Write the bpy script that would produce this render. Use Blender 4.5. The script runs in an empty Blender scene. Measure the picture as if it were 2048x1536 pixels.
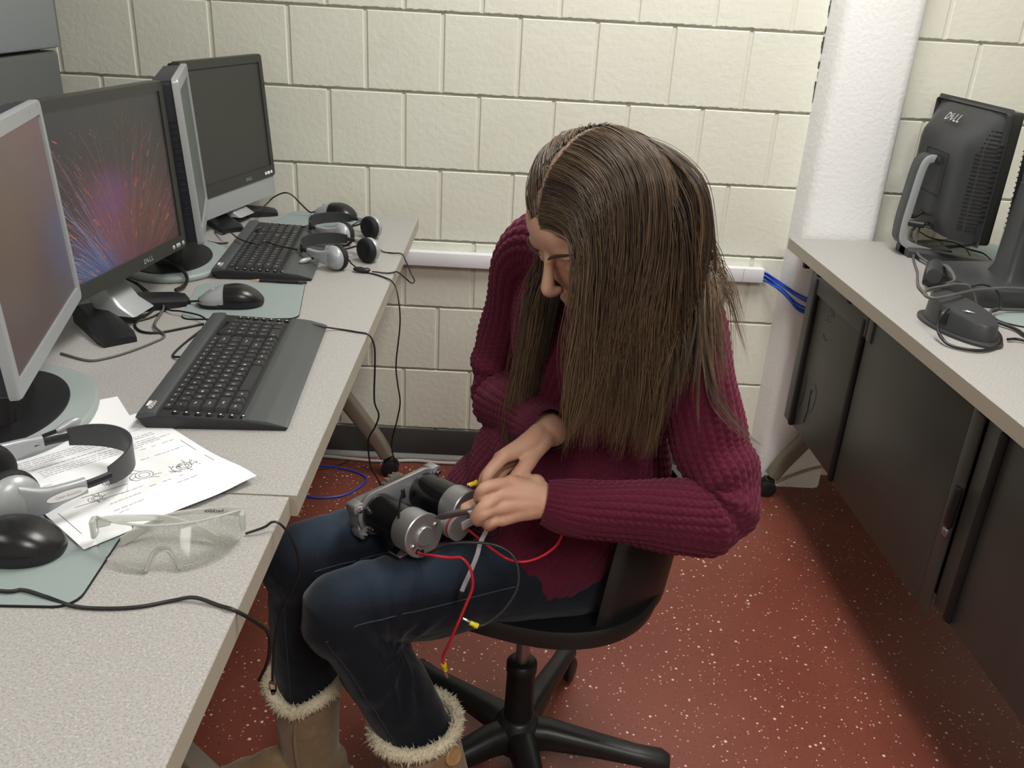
import bpy, bmesh, math, random
import numpy as np
from mathutils import Matrix, Vector, noise
random.seed(7)
np.random.seed(7)
PI = math.pi
SC = bpy.context.scene
COL = SC.collection

# ---------------------------------------------------------------- camera, light, exposure
def setup_camera():
    cd = bpy.data.cameras.new('camera'); co = bpy.data.objects.new('camera', cd); COL.objects.link(co)
    rx, rz, ro = -0.42, 0.021, 0.057
    f = Vector((math.sin(rz)*math.cos(rx), math.cos(rz)*math.cos(rx), math.sin(rx)))
    r = Vector((math.cos(rz), -math.sin(rz), 0)); u = r.cross(f)
    r2 = math.cos(ro)*r + math.sin(ro)*u; u2 = -math.sin(ro)*r + math.cos(ro)*u
    m = Matrix((r2, u2, -f)).transposed().to_4x4(); m.translation = (0.386, -2.479, 1.377)
    co.matrix_world = m
    cd.sensor_width = 36; cd.lens = 1750/2048*36; cd.clip_start = 0.02
    SC.camera = co
setup_camera()
SC.view_settings.view_transform = 'Standard'
SC.view_settings.look = 'None'
SC.view_settings.gamma = 1
SC.view_settings.use_curve_mapping = False
SC.view_settings.exposure = 0.30
w = bpy.data.worlds.new('world'); SC.world = w; w.use_nodes = True
w.node_tree.nodes['Background'].inputs[0].default_value = (0.9, 0.95, 1, 1)
w.node_tree.nodes['Background'].inputs[1].default_value = 0.3

# ---------------------------------------------------------------- materials
def mat(name, col, rough=0.5, metal=0.0, spec=0.5, bump=None, mix=None, coat=0.0, trans=0.0, ior=1.45, alpha=1.0, sheen=0.0, emit=None, vor=None):
    """bump=(scale,strength,dist) ; mix=[(scale,detail,lo,hi,col2)] noise mixes ; vor=[(scale,thr,col,rnd)] flecks"""
    m = bpy.data.materials.new(name); m.use_nodes = True
    nt = m.node_tree; P = nt.nodes['Principled BSDF']
    P.inputs['Base Color'].default_value = (*col, 1); P.inputs['Roughness'].default_value = rough
    P.inputs['Metallic'].default_value = metal; P.inputs['Specular IOR Level'].default_value = spec
    P.inputs['Coat Weight'].default_value = coat; P.inputs['Transmission Weight'].default_value = trans
    P.inputs['IOR'].default_value = ior; P.inputs['Alpha'].default_value = alpha
    P.inputs['Sheen Weight'].default_value = sheen
    if emit: P.inputs['Emission Color'].default_value = (*emit[0], 1); P.inputs['Emission Strength'].default_value = emit[1]
    tc = None
    def coord():
        nonlocal tc
        if tc is None: tc = nt.nodes.new('ShaderNodeTexCoord')
        return tc.outputs['Object']
    cur = None
    def chain(fac, c2):
        nonlocal cur
        mx = nt.nodes.new('ShaderNodeMix'); mx.data_type = 'RGBA'
        if cur is None: mx.inputs[6].default_value = (*col, 1)
        else: nt.links.new(cur, mx.inputs[6])
        mx.inputs[7].default_value = (*c2, 1)
        nt.links.new(fac, mx.inputs[0]); cur = mx.outputs[2]
    for (s, d, lo, hi, c2) in (mix or []):
        n = nt.nodes.new('ShaderNodeTexNoise'); n.inputs['Scale'].default_value = s; n.inputs['Detail'].default_value = d
        nt.links.new(coord(), n.inputs['Vector'])
        mr = nt.nodes.new('ShaderNodeMapRange'); mr.inputs[1].default_value = lo; mr.inputs[2].default_value = hi
        nt.links.new(n.outputs['Fac'], mr.inputs[0]); chain(mr.outputs[0], c2)
    for (s, thr, c2, rn) in (vor or []):
        v = nt.nodes.new('ShaderNodeTexVoronoi'); v.inputs['Scale'].default_value = s
        v.inputs['Randomness'].default_value = 1.0
        nt.links.new(coord(), v.inputs['Vector'])
        a = nt.nodes.new('ShaderNodeMath'); a.operation = 'LESS_THAN'; nt.links.new(v.outputs['Distance'], a.inputs[0])
        sx = nt.nodes.new('ShaderNodeSeparateColor'); nt.links.new(v.outputs['Color'], sx.inputs[0])
        t = nt.nodes.new('ShaderNodeMapRange'); t.inputs[1].default_value = 1-rn; t.inputs[2].default_value = 1.0
        t.inputs[3].default_value = 0.0; t.inputs[4].default_value = thr
        nt.links.new(sx.outputs[0], t.inputs[0]); nt.links.new(t.outputs[0], a.inputs[1])
        chain(a.outputs[0], c2)
    if cur is not None: nt.links.new(cur, P.inputs['Base Color'])
    if bump:
        n = nt.nodes.new('ShaderNodeTexNoise'); n.inputs['Scale'].default_value = bump[0]; n.inputs['Detail'].default_value = 4
        nt.links.new(coord(), n.inputs['Vector'])
        b = nt.nodes.new('ShaderNodeBump'); b.inputs['Strength'].default_value = bump[1]; b.inputs['Distance'].default_value = bump[2]
        nt.links.new(n.outputs['Fac'], b.inputs['Height']); nt.links.new(b.outputs[0], P.inputs['Normal'])
    return m

def srgb(r, g, b):
    f = lambda c: (c/255/12.92) if c/255 <= 0.04045 else ((c/255+0.055)/1.055)**2.4
    return (f(r), f(g), f(b))

M = {}
M['wall'] = mat('painted_block', (0.755, 0.765, 0.67), 0.55, bump=(60, 0.35, 0.004), mix=[(7, 3, 0.35, 0.75, (0.725, 0.73, 0.635))])
M['mortar'] = mat('painted_mortar', (0.70, 0.695, 0.60), 0.7, bump=(120, 0.4, 0.003))
M['column'] = mat('white_plaster', (0.86, 0.87, 0.87), 0.6, bump=(90, 0.35, 0.004))
M['plainwall'] = mat('plain_painted_wall', (0.74, 0.73, 0.66), 0.7)
M['ceil'] = mat('ceiling_tile', (0.82, 0.82, 0.8), 0.8)
M['floor'] = mat('red_speckled_floor', (0.190, 0.054, 0.036), 0.36, spec=0.5, bump=(40, 0.05, 0.002),
                 mix=[(3, 3, 0.35, 0.7, (0.165, 0.042, 0.028)), (160, 2, 0.62, 0.7, (0.10, 0.02, 0.015))],
                 vor=[(75, 0.26, (0.64, 0.50, 0.42), 0.36), (130, 0.30, (0.52, 0.34, 0.28), 0.36)])
M['vinyl'] = mat('dark_vinyl', srgb(70, 70, 68), 0.45, mix=[(5, 3, 0.4, 0.7, srgb(58, 58, 57))])
M['cove'] = mat('grey_cove', srgb(128, 128, 126), 0.5)
M['plastic_white'] = mat('white_plastic', (0.78, 0.79, 0.83), 0.4)
M['laminate'] = mat('speckled_laminate', (0.375, 0.363, 0.350), 0.42, mix=[(450, 2, 0.52, 0.62, (0.285, 0.275, 0.265)), (330, 2, 0.56, 0.66, (0.45, 0.44, 0.43))])
M['edge'] = mat('beige_edge_band', (0.42, 0.38, 0.31), 0.45)
M['legmetal'] = mat('taupe_metal', (0.20, 0.175, 0.14), 0.4, metal=0.2)
M['black'] = mat('black_plastic', (0.012, 0.012, 0.014), 0.42)
M['blackgloss'] = mat('gloss_black_plastic', (0.008, 0.008, 0.009), 0.16)
M['charcoal'] = mat('charcoal_plastic', (0.038, 0.04, 0.043), 0.4, bump=(400, 0.08, 0.001))
M['bezel'] = mat('black_bezel', (0.032, 0.033, 0.029), 0.35)
M['darkshell'] = mat('dark_navy_shell', (0.016, 0.017, 0.026), 0.45)
M['silver'] = mat('silver_plastic', (0.38, 0.40, 0.415), 0.35, metal=0.25)
M['silverlight'] = mat('light_grey_plastic', (0.30, 0.345, 0.34), 0.4)
M['chrome'] = mat('chrome', (0.75, 0.76, 0.78), 0.12, metal=1)
M['steel'] = mat('brushed_steel', (0.42, 0.43, 0.44), 0.32, metal=0.9, bump=(300, 0.08, 0.001))
M['alu'] = mat('cast_aluminium', (0.46, 0.47, 0.48), 0.38, metal=0.75, bump=(200, 0.1, 0.001))
M['screw'] = mat('zinc_screw', (0.7, 0.71, 0.73), 0.2, metal=1)
M['white'] = mat('white_print', (0.8, 0.8, 0.8), 0.5)
M['greyprint'] = mat('grey_print', (0.42, 0.42, 0.43), 0.5)
M['pad'] = mat('grey_green_pad', (0.262, 0.318, 0.312), 0.6, bump=(500, 0.1, 0.0005))
M['rubber'] = mat('black_rubber', (0.010, 0.010, 0.011), 0.7)
M['cable'] = mat('black_cable', (0.012, 0.012, 0.012), 0.45)
M['greycable'] = mat('grey_cable', (0.10, 0.10, 0.095), 0.5)
M['bluecable'] = mat('blue_cable', (0.02, 0.075, 0.48), 0.4)
M['whitecable'] = mat('white_cable', (0.5, 0.49, 0.45), 0.5)
M['tan'] = mat('tan_cable', (0.42, 0.31, 0.2), 0.6)
M['wood'] = mat('pale_wood', (0.62, 0.43, 0.26), 0.6, mix=[(30, 4, 0.4, 0.7, (0.5, 0.33, 0.18))])
M['cabinet_light'] = mat('light_grey_steel_panel', srgb(140, 146, 150), 0.5)
M['cabinet_dark'] = mat('dark_grey_steel_panel', srgb(94, 97, 97), 0.55)
M['panel'] = mat('dark_grey_modesty_panel', (0.072, 0.072, 0.065), 0.42, bump=(500, 0.15, 0.0008), mix=[(4, 3, 0.5, 0.75, (0.058, 0.058, 0.053))])
M['panel_light'] = mat('grey_panel_flange', (0.115, 0.115, 0.105), 0.5)
M['scuff'] = mat('chalky_scuff', (0.19, 0.19, 0.18), 0.8)
M['chairplastic'] = mat('black_chair_plastic', (0.014, 0.014, 0.014), 0.38, bump=(700, 0.15, 0.0006))

# ---------------------------------------------------------------- mesh helpers
class MB:
    def __init__(s): s.v = []; s.f = []; s.m = []; s.uv = None
    def add(s, verts, faces, m=0, X=None):
        o = len(s.v)
        if X is not None: verts = [X @ Vector(p) for p in verts]
        s.v += [tuple(p) for p in verts]
        s.f += [tuple(i+o for i in f) for f in faces]; s.m += [m]*len(faces)
        return s
    def bm(s, b, m=0, X=None):
        b.verts.ensure_lookup_table()
        for i, q in enumerate(b.verts): q.index = i
        s.add([q.co.copy() for q in b.verts], [[q.index for q in f.verts] for f in b.faces], m, X); b.free(); return s
    def box(s, c, d, bev=0.0, m=0, X=None, seg=2, rot=None):
        b = bmesh.new(); bmesh.ops.create_cube(b, size=1)
        for q in b.verts: q.co = Vector((q.co.x*d[0], q.co.y*d[1], q.co.z*d[2]))
        if bev > 0: bmesh.ops.bevel(b, geom=b.edges[:], offset=bev, segments=seg, affect='EDGES', profile=0.5)
        T = Matrix.Translation(c)
        if rot is not None: T = T @ rot
        if X is not None: T = X @ T
        return s.bm(b, m, T)
    def prism(s, poly, z0, z1, bev=0.0, m=0, X=None, seg=2, mtop=None):
        b = bmesh.new()
        vs = [b.verts.new((p[0], p[1], z0)) for p in poly]
        f = b.faces.new(vs)
        r = bmesh.ops.extrude_face_region(b, geom=[f])
        for g in r['geom']:
            if isinstance(g, bmesh.types.BMVert): g.co.z = z1
        bmesh.ops.recalc_face_normals(b, faces=b.faces[:])
        if bev > 0:
            e = [e for e in b.edges if abs(e.verts[0].co.z-e.verts[1].co.z) < 1e-6]
            bmesh.ops.bevel(b, geom=e, offset=bev, segments=seg, affect='EDGES', profile=0.5)
        if mtop is not None:
            zt = max(z0, z1)
            b.verts.ensure_lookup_table()
            for i, q in enumerate(b.verts): q.index = i
            A = []; B = []
            for f in b.faces: (A if all(abs(q.co.z-zt) < 1e-6 for q in f.verts) else B).append([q.index for q in f.verts])
            vv = [q.co.copy() for q in b.verts]; s.add(vv, B, m, X); s.add(vv, A, mtop, X); b.free(); return s
        return s.bm(b, m, X)
    def loft(s, rings, m=0, caps=True, closed=True, X=None):
        n = len(rings[0]); vs = [p for r in rings for p in r]; fs = []
        for i in range(len(rings)-1):
            for j in range(n if closed else n-1):
                a = i*n+j; b_ = i*n+(j+1) % n
                fs.append((a, b_, b_+n, a+n))
        if caps and closed:
            fs.append(tuple(range(n))[::-1]); fs.append(tuple(range((len(rings)-1)*n, len(rings)*n)))
        return s.add(vs, fs, m, X)
    def tube(s, path, r, n=8, m=0, caps=True, X=None, flat=1.0, up=None):
        P = [Vector(p) for p in path]; R = r if isinstance(r, (list, tuple)) else [r]*len(P)
        T = [(P[min(i+1, len(P)-1)]-P[max(i-1, 0)]).normalized() for i in range(len(P))]
        t0 = T[0]; a = Vector(up) if up is not None else (Vector((0, 0, 1)) if abs(t0.z) < 0.9 else Vector((1, 0, 0)))
        N = (a - t0*a.dot(t0)).normalized(); rings = []
        for i, p in enumerate(P):
            N = (N - T[i]*N.dot(T[i])).normalized(); B = T[i].cross(N)
            rings.append([p + N*(math.cos(2*PI*k/n)*R[i]*flat) + B*(math.sin(2*PI*k/n)*R[i]) for k in range(n)])
        return s.loft(rings, m, caps, True, X)
    def lathe(s, prof, n=24, m=0, X=None, caps=True):
        rings = [[Vector((r*math.cos(2*PI*k/n), r*math.sin(2*PI*k/n), z)) for k in range(n)] for r, z in prof]
        return s.loft(rings, m, caps, True, X)
    def build(s, name, mats, parent=None, smooth=40, loc=None):
        me = bpy.data.meshes.new(name); me.from_pydata(s.v, [], s.f); me.update()
        if not isinstance(mats, (list, tuple)): mats = [mats]
        for m_ in mats: me.materials.append(M[m_] if isinstance(m_, str) else m_)
        if len(mats) > 1: me.polygons.foreach_set('material_index', s.m)
        b = bmesh.new(); b.from_mesh(me); bmesh.ops.recalc_face_normals(b, faces=b.faces[:]) if s.uv is None and smooth != -1 else None
        b.to_mesh(me); b.free()
        if smooth and smooth > 0:
            me.polygons.foreach_set('use_smooth', [True]*len(me.polygons)); me.set_sharp_from_angle(angle=math.radians(smooth))
        o = bpy.data.objects.new(name, me); COL.objects.link(o)
        if parent is not None: o.parent = parent
        if loc is not None: o.location = loc
        return o

def tag(o, label=None, cat=None, group=None, kind=None):
    if label: o['label'] = label
    if cat: o['category'] = cat
    if group: o['group'] = group
    if kind: o['kind'] = kind
    return o
def thing(name, label, cat, loc=(0, 0, 0), rz=0.0, group=None):
    o = bpy.data.objects.new(name, None); COL.objects.link(o); o.location = loc; o.rotation_euler = (0, 0, rz); o.empty_display_size = 0.05
    return tag(o, label, cat, group)
def copy_tree(o, parent=None):
    c = o.copy(); COL.objects.link(c)
    if parent is not None: c.parent = parent; c.matrix_parent_inverse = o.matrix_parent_inverse.copy()
    for ch in list(o.children): copy_tree(ch, c)
    return c
def spline(pts, n=8):
    """Catmull-Rom through points"""
    P = [Vector(p) for p in pts]; P = [P[0]*2-P[1]] + P + [P[-1]*2-P[-2]]; out = []
    for i in range(1, len(P)-2):
        a, b, c, d = P[i-1:i+3]
        for k in range(n):
            t = k/n
            out.append(0.5*((2*b)+(c-a)*t+(2*a-5*b+4*c-d)*t*t+(3*b-a-3*c+d)*t**3))
    out.append(P[-2]); return out
def text_mb(txt, size, m=0, X=None, mb=None, depth=0.0, shear=0.0, align='CENTER', extra_w=1.0):
    cu = bpy.data.curves.new('lettering', 'FONT'); cu.body = txt; cu.size = size; cu.align_x = align; cu.align_y = 'CENTER'
    cu.extrude = depth; cu.shear = shear; cu.resolution_u = 2; cu.offset = size*0.012
    o = bpy.data.objects.new('lettering', cu); COL.objects.link(o)
    dg = bpy.context.evaluated_depsgraph_get(); ev = o.evaluated_get(dg); me = ev.to_mesh()
    mb = mb or MB()
    mb.add([Vector((v.co.x*extra_w, v.co.y, v.co.z)) for v in me.vertices], [tuple(p.vertices) for p in me.polygons], m, X)
    ev.to_mesh_clear(); bpy.data.objects.remove(o); bpy.data.curves.remove(cu)
    return mb
def frame3(o, x, y):
    """matrix with origin o, x axis along x, z = x cross y"""
    x = Vector(x).normalized(); z = x.cross(Vector(y)).normalized(); y = z.cross(x)
    m = Matrix((x, y, z)).transposed().to_4x4(); m.translation = Vector(o); return m
def RZ(a): return Matrix.Rotation(a, 4, 'Z')
def RX(a): return Matrix.Rotation(a, 4, 'X')
def RY(a): return Matrix.Rotation(a, 4, 'Y')
def TR(*p): return Matrix.Translation(p)
def rrect(w, h, r, n=5, cx=0, cy=0):
    out = []
    for (sx, sy, a0) in ((1, 1, 0), (-1, 1, 90), (-1, -1, 180), (1, -1, 270)):
        for k in range(n+1):
            a = math.radians(a0+90*k/n); out.append((cx+sx*(w/2-r)+r*math.cos(a), cy+sy*(h/2-r)+r*math.sin(a)))
    return out
def ellipse(a, b, n=32, cx=0, cy=0): return [(cx+a*math.cos(2*PI*k/n), cy+b*math.sin(2*PI*k/n)) for k in range(n)]
def cable(name, pts, r, m, label, n=6, k=8, cat='cable', group=None, extra=None):
    mb = MB(); mb.tube(spline(pts, k), r, n)
    mats = [m]
    if extra: mats = extra(mb, mats)
    return tag(mb.build(name, mats, smooth=60), label, cat, group)

# ---------------------------------------------------------------- ceiling lamps (the room's light)
def ceiling_lamp(x, y, power, i):
    t = thing('ceiling_lamp', i, 'lamp', (x, y, 2.75), 0, 'fluorescent ceiling lamps')
    b = MB(); b.box((0, 0, -0.02), (0.62, 1.22, 0.05), 0.004); b.build('lamp_housing', 'plastic_white', t)
    d = MB(); d.box((0, 0, -0.048), (0.56, 1.16, 0.01), 0.003); d.build('diffuser', M['diffuser'], t)
    ld = bpy.data.lights.new('lamp_light', 'AREA'); ld.shape = 'RECTANGLE'; ld.size = 0.56; ld.size_y = 1.16; ld.energy = power
    ld.color = (1.0, 0.975, 0.93)
    lo = bpy.data.objects.new('lamp_light', ld); COL.objects.link(lo); lo.parent = t; lo.location = (0, 0, -0.06)
M['diffuser'] = mat('lamp_diffuser', (0.9, 0.9, 0.88), 0.5, emit=((1.0, 0.97, 0.9), 2.5))
ceiling_lamp(0.95, -0.95, 31, 'fluorescent ceiling lamp nearest the block wall')
ceiling_lamp(0.95, -3.35, 30, 'fluorescent ceiling lamp behind the seated person')
ceiling_lamp(-1.3, -3.0, 12, 'fluorescent ceiling lamp over the grey cabinet side')
# ---------------------------------------------------------------- room shell
X0, X1, Y0, ZC = -2.3, 3.3, -5.2, 2.8
def structure(mb, name, mats, label, smooth=30):
    o = mb.build(name, mats, smooth=smooth); tag(o, label, None, None, 'structure'); return o
structure(MB().box(((X0+X1)/2, Y0/2+0.1, -0.05), (X1-X0+0.4, -Y0+0.4, 0.1)), 'floor', 'floor', 'red speckled rubber floor with white flecks', 0)
structure(MB().box(((X0+X1)/2, Y0/2+0.1, ZC+0.05), (X1-X0+0.4, -Y0+0.4, 0.1)), 'ceiling', 'ceil', 'white ceiling', 0)
structure(MB().box((X0-0.05, Y0/2, ZC/2), (0.1, -Y0, ZC)), 'wall_left', 'plainwall', 'plain painted wall on the left', 0)
structure(MB().box((X1+0.05, Y0/2, ZC/2), (0.1, -Y0, ZC)), 'wall_right', 'plainwall', 'plain painted wall on the right', 0)
structure(MB().box(((X0+X1)/2, Y0-0.05, ZC/2), (X1-X0+0.2, 0.1, ZC)), 'wall_front', 'plainwall', 'plain painted wall behind the viewer', 0)
def block_wall():
    b = MB(); B = 0.2032; rnd = random.Random(3)
    b.box(((X0+X1)/2, 0.012+0.06, ZC/2), (X1-X0+0.2, 0.12, ZC), 0, 1)           # mortar bed at y=0.012
    g = 0.0042
    for k in range(-1, 14):
        z0 = 0.1+B*k; z1 = min(z0+B, ZC)
        if z1 <= 0.0: continue
        off = 0.0 if k % 2 == 1 else B/2                # courses 1,3,5 have a joint at x=0
        n0 = int(X0//B)-1
        for i in range(n0, int(X1//B)+2):
            x0 = i*B+off; x1 = x0+B
            if x1 < X0 or x0 > X1: continue
            # vertical joint strip, shallow
            b.add([(x0-g*1.4, 0.0045, z0+g), (x0+g*1.4, 0.0045, z0+g), (x0+g*1.4, 0.0045, z1-g), (x0-g*1.4, 0.0045, z1-g)], [(0, 1, 2, 3)], 1)
            a, c, lo, hi = x0+g, x1-g, z0+g*1.15, z1-g*0.5
            j = [rnd.uniform(-0.0006, 0.0006) for _ in range(8)]
            fine = -0.1 < z0 < 1.5
            nb = 30 if fine else 6
            ring = [(a+j[0], hi+j[1]*0.4)]
            low = []
            for q in range(nb+1):
                t = q/nb; edge = 1.0 if 0 < q < nb else 0.3
                low.append((a+(c-a)*t, lo+edge*(rnd.uniform(-0.0016, 0.0008)+0.0009*noise.noise(Vector((x0*30+t*6, z0*9, 0))))))
            ring = [(a+0.0008, hi)] + [(a+0.0008, lo+0.004)] + low + [(c-0.0008, lo+0.004), (c-0.0008, hi)]
            e = 0.0022; cx, cz = (a+c)/2, (lo+hi)/2
            n = len(ring)
            front = [(cx+(p[0]-cx)*(1-e*2/(c-a)), 0.0, cz+(p[1]-cz)*(1-e*2/(hi-lo))) for p in ring]
            mid = [(p[0], 0.0022, p[1]) for p in ring]
            back = [(p[0], 0.0125, p[1]) for p in ring]
            vs = front+mid+back
            fs = [tuple(range(n))]
            for q in range(n):
                r_ = (q+1) % n
                fs += [(q, r_, r_+n, q+n), (q+n, r_+n, r_+2*n, q+2*n)]
            b.add(vs, fs, 0)
    return structure(b, 'wall_back', ['wall', 'mortar'], 'cream painted concrete block wall', 35)
block_wall()
# pilaster
b = MB()
sec = [(1.205, 0.02), (1.211, -0.02), (1.220, -0.066), (1.228, -0.082), (1.243, -0.088), (1.400, -0.088), (1.418, -0.082), (1.428, -0.066), (1.440, -0.02), (1.447, 0.02)]
b.prism(sec, 0.0, ZC, 0, 0)
col = structure(b, 'trim_1', 'column', 'white plastered pilaster in front of the block wall', 50)
cr = MB(); rnd = random.Random(5); pts = []
z = 1.11
while z < 1.75:
    wv = rnd.uniform(0.0008, 0.0042)*(0.3 if z < 1.13 else 1)
    x = 1.2075+rnd.uniform(-0.0012, 0.0012)
    if rnd.random() < 0.78: cr.add([(x-wv*0.6, -0.0012, z), (x+wv*0.5, -0.0022, z), (x+wv*0.5+rnd.uniform(-.001, .001), -0.0022, z+0.017), (x-wv*0.6+rnd.uniform(-.001, .001), -0.0012, z+0.017)], [(0, 1, 2, 3)])
    z += 0.0125
M['crack'] = mat('dark_crack', (0.05, 0.05, 0.045), 0.9)
cr.build('crack', 'crack', col, 0)
bb = MB(); bb.box((-0.55, -0.004, 0.054), (3.5, 0.008, 0.092), 0.0015, 0); bb.prism([(0, 0), (0.022, 0), (0.02, 0.004), (0.012, 0.008), (0.008, 0.013), (0, 0.015)], 0, 3.5, 0, 1, TR(-2.3, 0, 0) @ frame3((0, 0, 0), (0, -1, 0), (0, 0, 1)) @ Matrix.Scale(-1, 4, (0, 0, 1)))
structure(bb, 'baseboard_back', ['vinyl', 'cove'], 'dark grey vinyl baseboard along the block wall')

# raceway on the wall with blue cables coming out
t = thing('cable_raceway', 'white plastic cable raceway mounted along the block wall', 'raceway', (0.3, -0.001, 0.643))
r_ = MB(); r_.box((-0.325, -0.0145, 0.0205), (2.35, 0.029, 0.041), 0.002); r_.build('raceway_channel', 'plastic_white', t)
r_ = MB()
for x in (0.79, 0.18): MB().box((x, -0.0295, 0.0205), (0.0012, 0.0012, 0.040)).build('joint_line', 'greyprint', t)
for k, (dz, dy, c1, c2) in enumerate(((0.030, -0.018, 0.006, 0.0), (0.026, -0.012, -0.005, 0.004), (0.020, -0.022, -0.020, 0.0), (0.014, -0.012, -0.028, 0.0), (0.008, -0.020, -0.036, 0.004), (0.005, -0.008, -0.030, -0.004))):
    z0 = 0.643+dz
    cable('network_cable', [(1.135, dy, z0), (1.158, dy-0.004, z0-0.002), (1.195, -0.06-0.004*k, 0.652+c1*0.5), (1.235, -0.105-0.004*k, 0.632+c1+c2), (1.285, -0.130, 0.622+c1), (1.36, -0.14, 0.62+c1)], 0.0030, 'bluecable', 'blue network cable in the bundle leaving the wall raceway end', group='blue network cables at the raceway')

# tall grey cabinet behind the monitors, against the wall
t = thing('cabinet', 'tall two-tone grey metal cabinet behind the monitors on the left', 'cabinet', (-0.94, -1.0, 0))
b = MB(); b.box((0, 0, 0.60), (0.60, 1.28, 1.208), 0.008); b.build('lower_cabinet', 'cabinet_dark', t)['label'] = 'dark grey lower cabinet body'
b = MB(); b.box((0, 0, 1.62), (0.61, 1.29, 0.82), 0.008); b.build('upper_cabinet', 'cabinet_light', t)['label'] = 'lighter grey upper cabinet body'

# ---------------------------------------------------------------- tables
ZT = 0.80
def table(name, label, poly, legs, rz=0, loc=(0, 0, 0)):
    t = thing(name, label, 'table', loc, rz)
    b = MB(); b.prism(poly, ZT-0.030, ZT-0.0015, 0, 0); b.build('edge_band', 'edge', t, 0)
    b = MB(); b.prism([p for p in poly], ZT-0.0015, ZT, 0.0007, 0, seg=1); b.build('tabletop', 'laminate', t, 0)
    for (x, y, d, half) in legs:
        # d: +1 the front foot runs to +x
        g = thing_leg(x, y, d, half, t)
    return t
def thing_leg(x, y, d, half, par):
    b = MB()
    for s in (1, -1):
        pts = spline([(x, y, 0.44), (x+s*d*half*0.45, y, 0.30), (x+s*d*half*0.85, y, 0.135), (x+s*d*half*0.985, y, 0.066)], 6)
        rings = []
        for i, p in enumerate(pts):
            w_, h_ = 0.021, 0.026-0.008*i/len(pts)
            a = pts[min(i+1, len(pts)-1)]-pts[max(i-1, 0)]; a.normalize(); nrm = Vector((-a.z, 0, a.x))
            rings.append([p+Vector((0, q[0], 0))+nrm*q[1] for q in rrect(w_*2, h_*2, 0.009, 3)])
        b.loft(rings)
    b.box((x, y, 0.58), (0.07, 0.045, 0.37), 0.008)
    b.box((x, y, 0.762), (0.5, 0.05, 0.02), 0.003)
    leg = b.build('leg', 'legmetal', par)
    for s in (1, -1):
        c = MB(); cx = x+s*d*half
        for e in (-1, 1):
            c.lathe([(0.004, -0.009), (0.020, -0.009), (0.026, -0.006), (0.0265, 0.006), (0.02, 0.009), (0.004, 0.009)], 20, 0, TR(cx+0.006*d*s, y+e*0.012, 0.0268) @ RX(PI/2))
        c.box((cx+0.002*d*s, y, 0.045), (0.034, 0.030, 0.034), 0.008)
        c.tube([(cx, y, 0.05), (cx, y, 0.075)], 0.008)
        c.build('caster', 'black', leg)
    return leg
table('computer_table', 'grey laminate computer table by the wall with two keyboards on it', [(-0.60, -1.554), (0.149, -1.554), (0.154, -0.100), (-0.60, -0.100)], [(-0.23, -0.125, 1, 0.30), (-0.23, -1.48, 1, 0.30)])
table('computer_table', 'grey laminate computer table nearest the viewer, under the safety glasses', [(-0.60, -3.02), (0.132, -3.02), (0.1405, -1.5575), (-0.60, -1.5575)], [(-0.23, -1.72, 1, 0.30), (-0.23, -2.95, 1, 0.30)])
# right table : local frame along its front edge
RT = thing('computer_table', 'grey laminate computer table with dark modesty panels by the white pilaster', 'table', (1.177, -0.106, 0), math.radians(1.84))
b = MB(); b.prism([(0, 0), (0.76, 0), (0.76, -2.4), (0, -2.4)], ZT-0.030, ZT-0.0015); b.build('edge_band', 'edge', RT, 0)
b = MB(); b.prism([(0, 0), (0.76, 0), (0.76, -2.4), (0, -2.4)], ZT-0.0015, ZT, 0.0007, seg=1); b.build('tabletop', 'laminate', RT, 0)
thing_leg(0.36, -0.035, -1, 0.295, RT); thing_leg(0.36, -2.3, -1, 0.295, RT)
def rpanel(y0, y1, z0, z1, x=0.052, th=0.012, m='panel', name='modesty_panel', bev=0.003):
    b = MB(); b.box((x, (y0+y1)/2, (z0+z1)/2), (th, abs(y1-y0), z1-z0), bev); return b.build(name, m, RT)
# ---- right table panels (local frame of RT: x into the table, y back towards the wall)
M['panel_dark'] = mat('dark_scribble', (0.035, 0.035, 0.033), 0.6)
rpanel(-0.095, -0.135, 0.30, 0.735, 0.050, 0.010, 'panel_light', 'panel_flange')
p1 = rpanel(-0.135, -0.475, 0.300, 0.745, 0.056, 0.010)
rpanel(-0.478, -0.945, 0.300, 0.742, 0.052, 0.012)
p3 = rpanel(-0.985, -1.62, 0.330, 0.760, 0.060, 0.012)
rpanel(-1.63, -2.3, 0.330, 0.760, 0.060, 0.012)
for y in (-0.150, -0.462):
    b = MB(); b.box((0.046, y, 0.515), (0.012, 0.018, 0.43), 0.004); b.build('hinge_strip', 'rubber', RT)
for y in (-1.045, -1.36): 
    b = MB(); b.box((0.050, y, 0.535), (0.010, 0.020, 0.40), 0.004); b.build('hinge_strip', 'rubber', RT)
b = MB(); b.box((0.046, -0.30, 0.725), (0.008, 0.36, 0.070), 0.003); b.box((0.046, -0.497, 0.725), (0.008, 0.028, 0.075), 0.003); b.build('panel_header', 'panel', RT)
b = MB(); b.box((0.050, -0.962, 0.53), (0.008, 0.036, 0.46), 0.003); b.build('panel_edge', 'panel', RT)
b = MB(); b.box((0.072, -0.965, 0.545), (0.006, 0.09, 0.42), 0.001); b.build('panel_backing', 'rubber', RT)
b = MB(); b.box((0.043, -0.975, 0.545), (0.012, 0.022, 0.085), 0.005); b.build('latch', 'black', RT)
b = MB(); b.box((0.040, -0.980, 0.492), (0.010, 0.016, 0.016), 0.003); b.build('latch_tab', 'steel', RT)
for y, z in ((-0.06, 0.745), (-0.165, 0.752), (-0.375, 0.752), (-0.99, 0.755)):
    b = MB(); b.box((0.040, y, z), (0.016, 0.018, 0.024), 0.002); b.build('panel_clip', 'rubber', RT)
b = MB(); rnd = random.Random(4)
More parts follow.
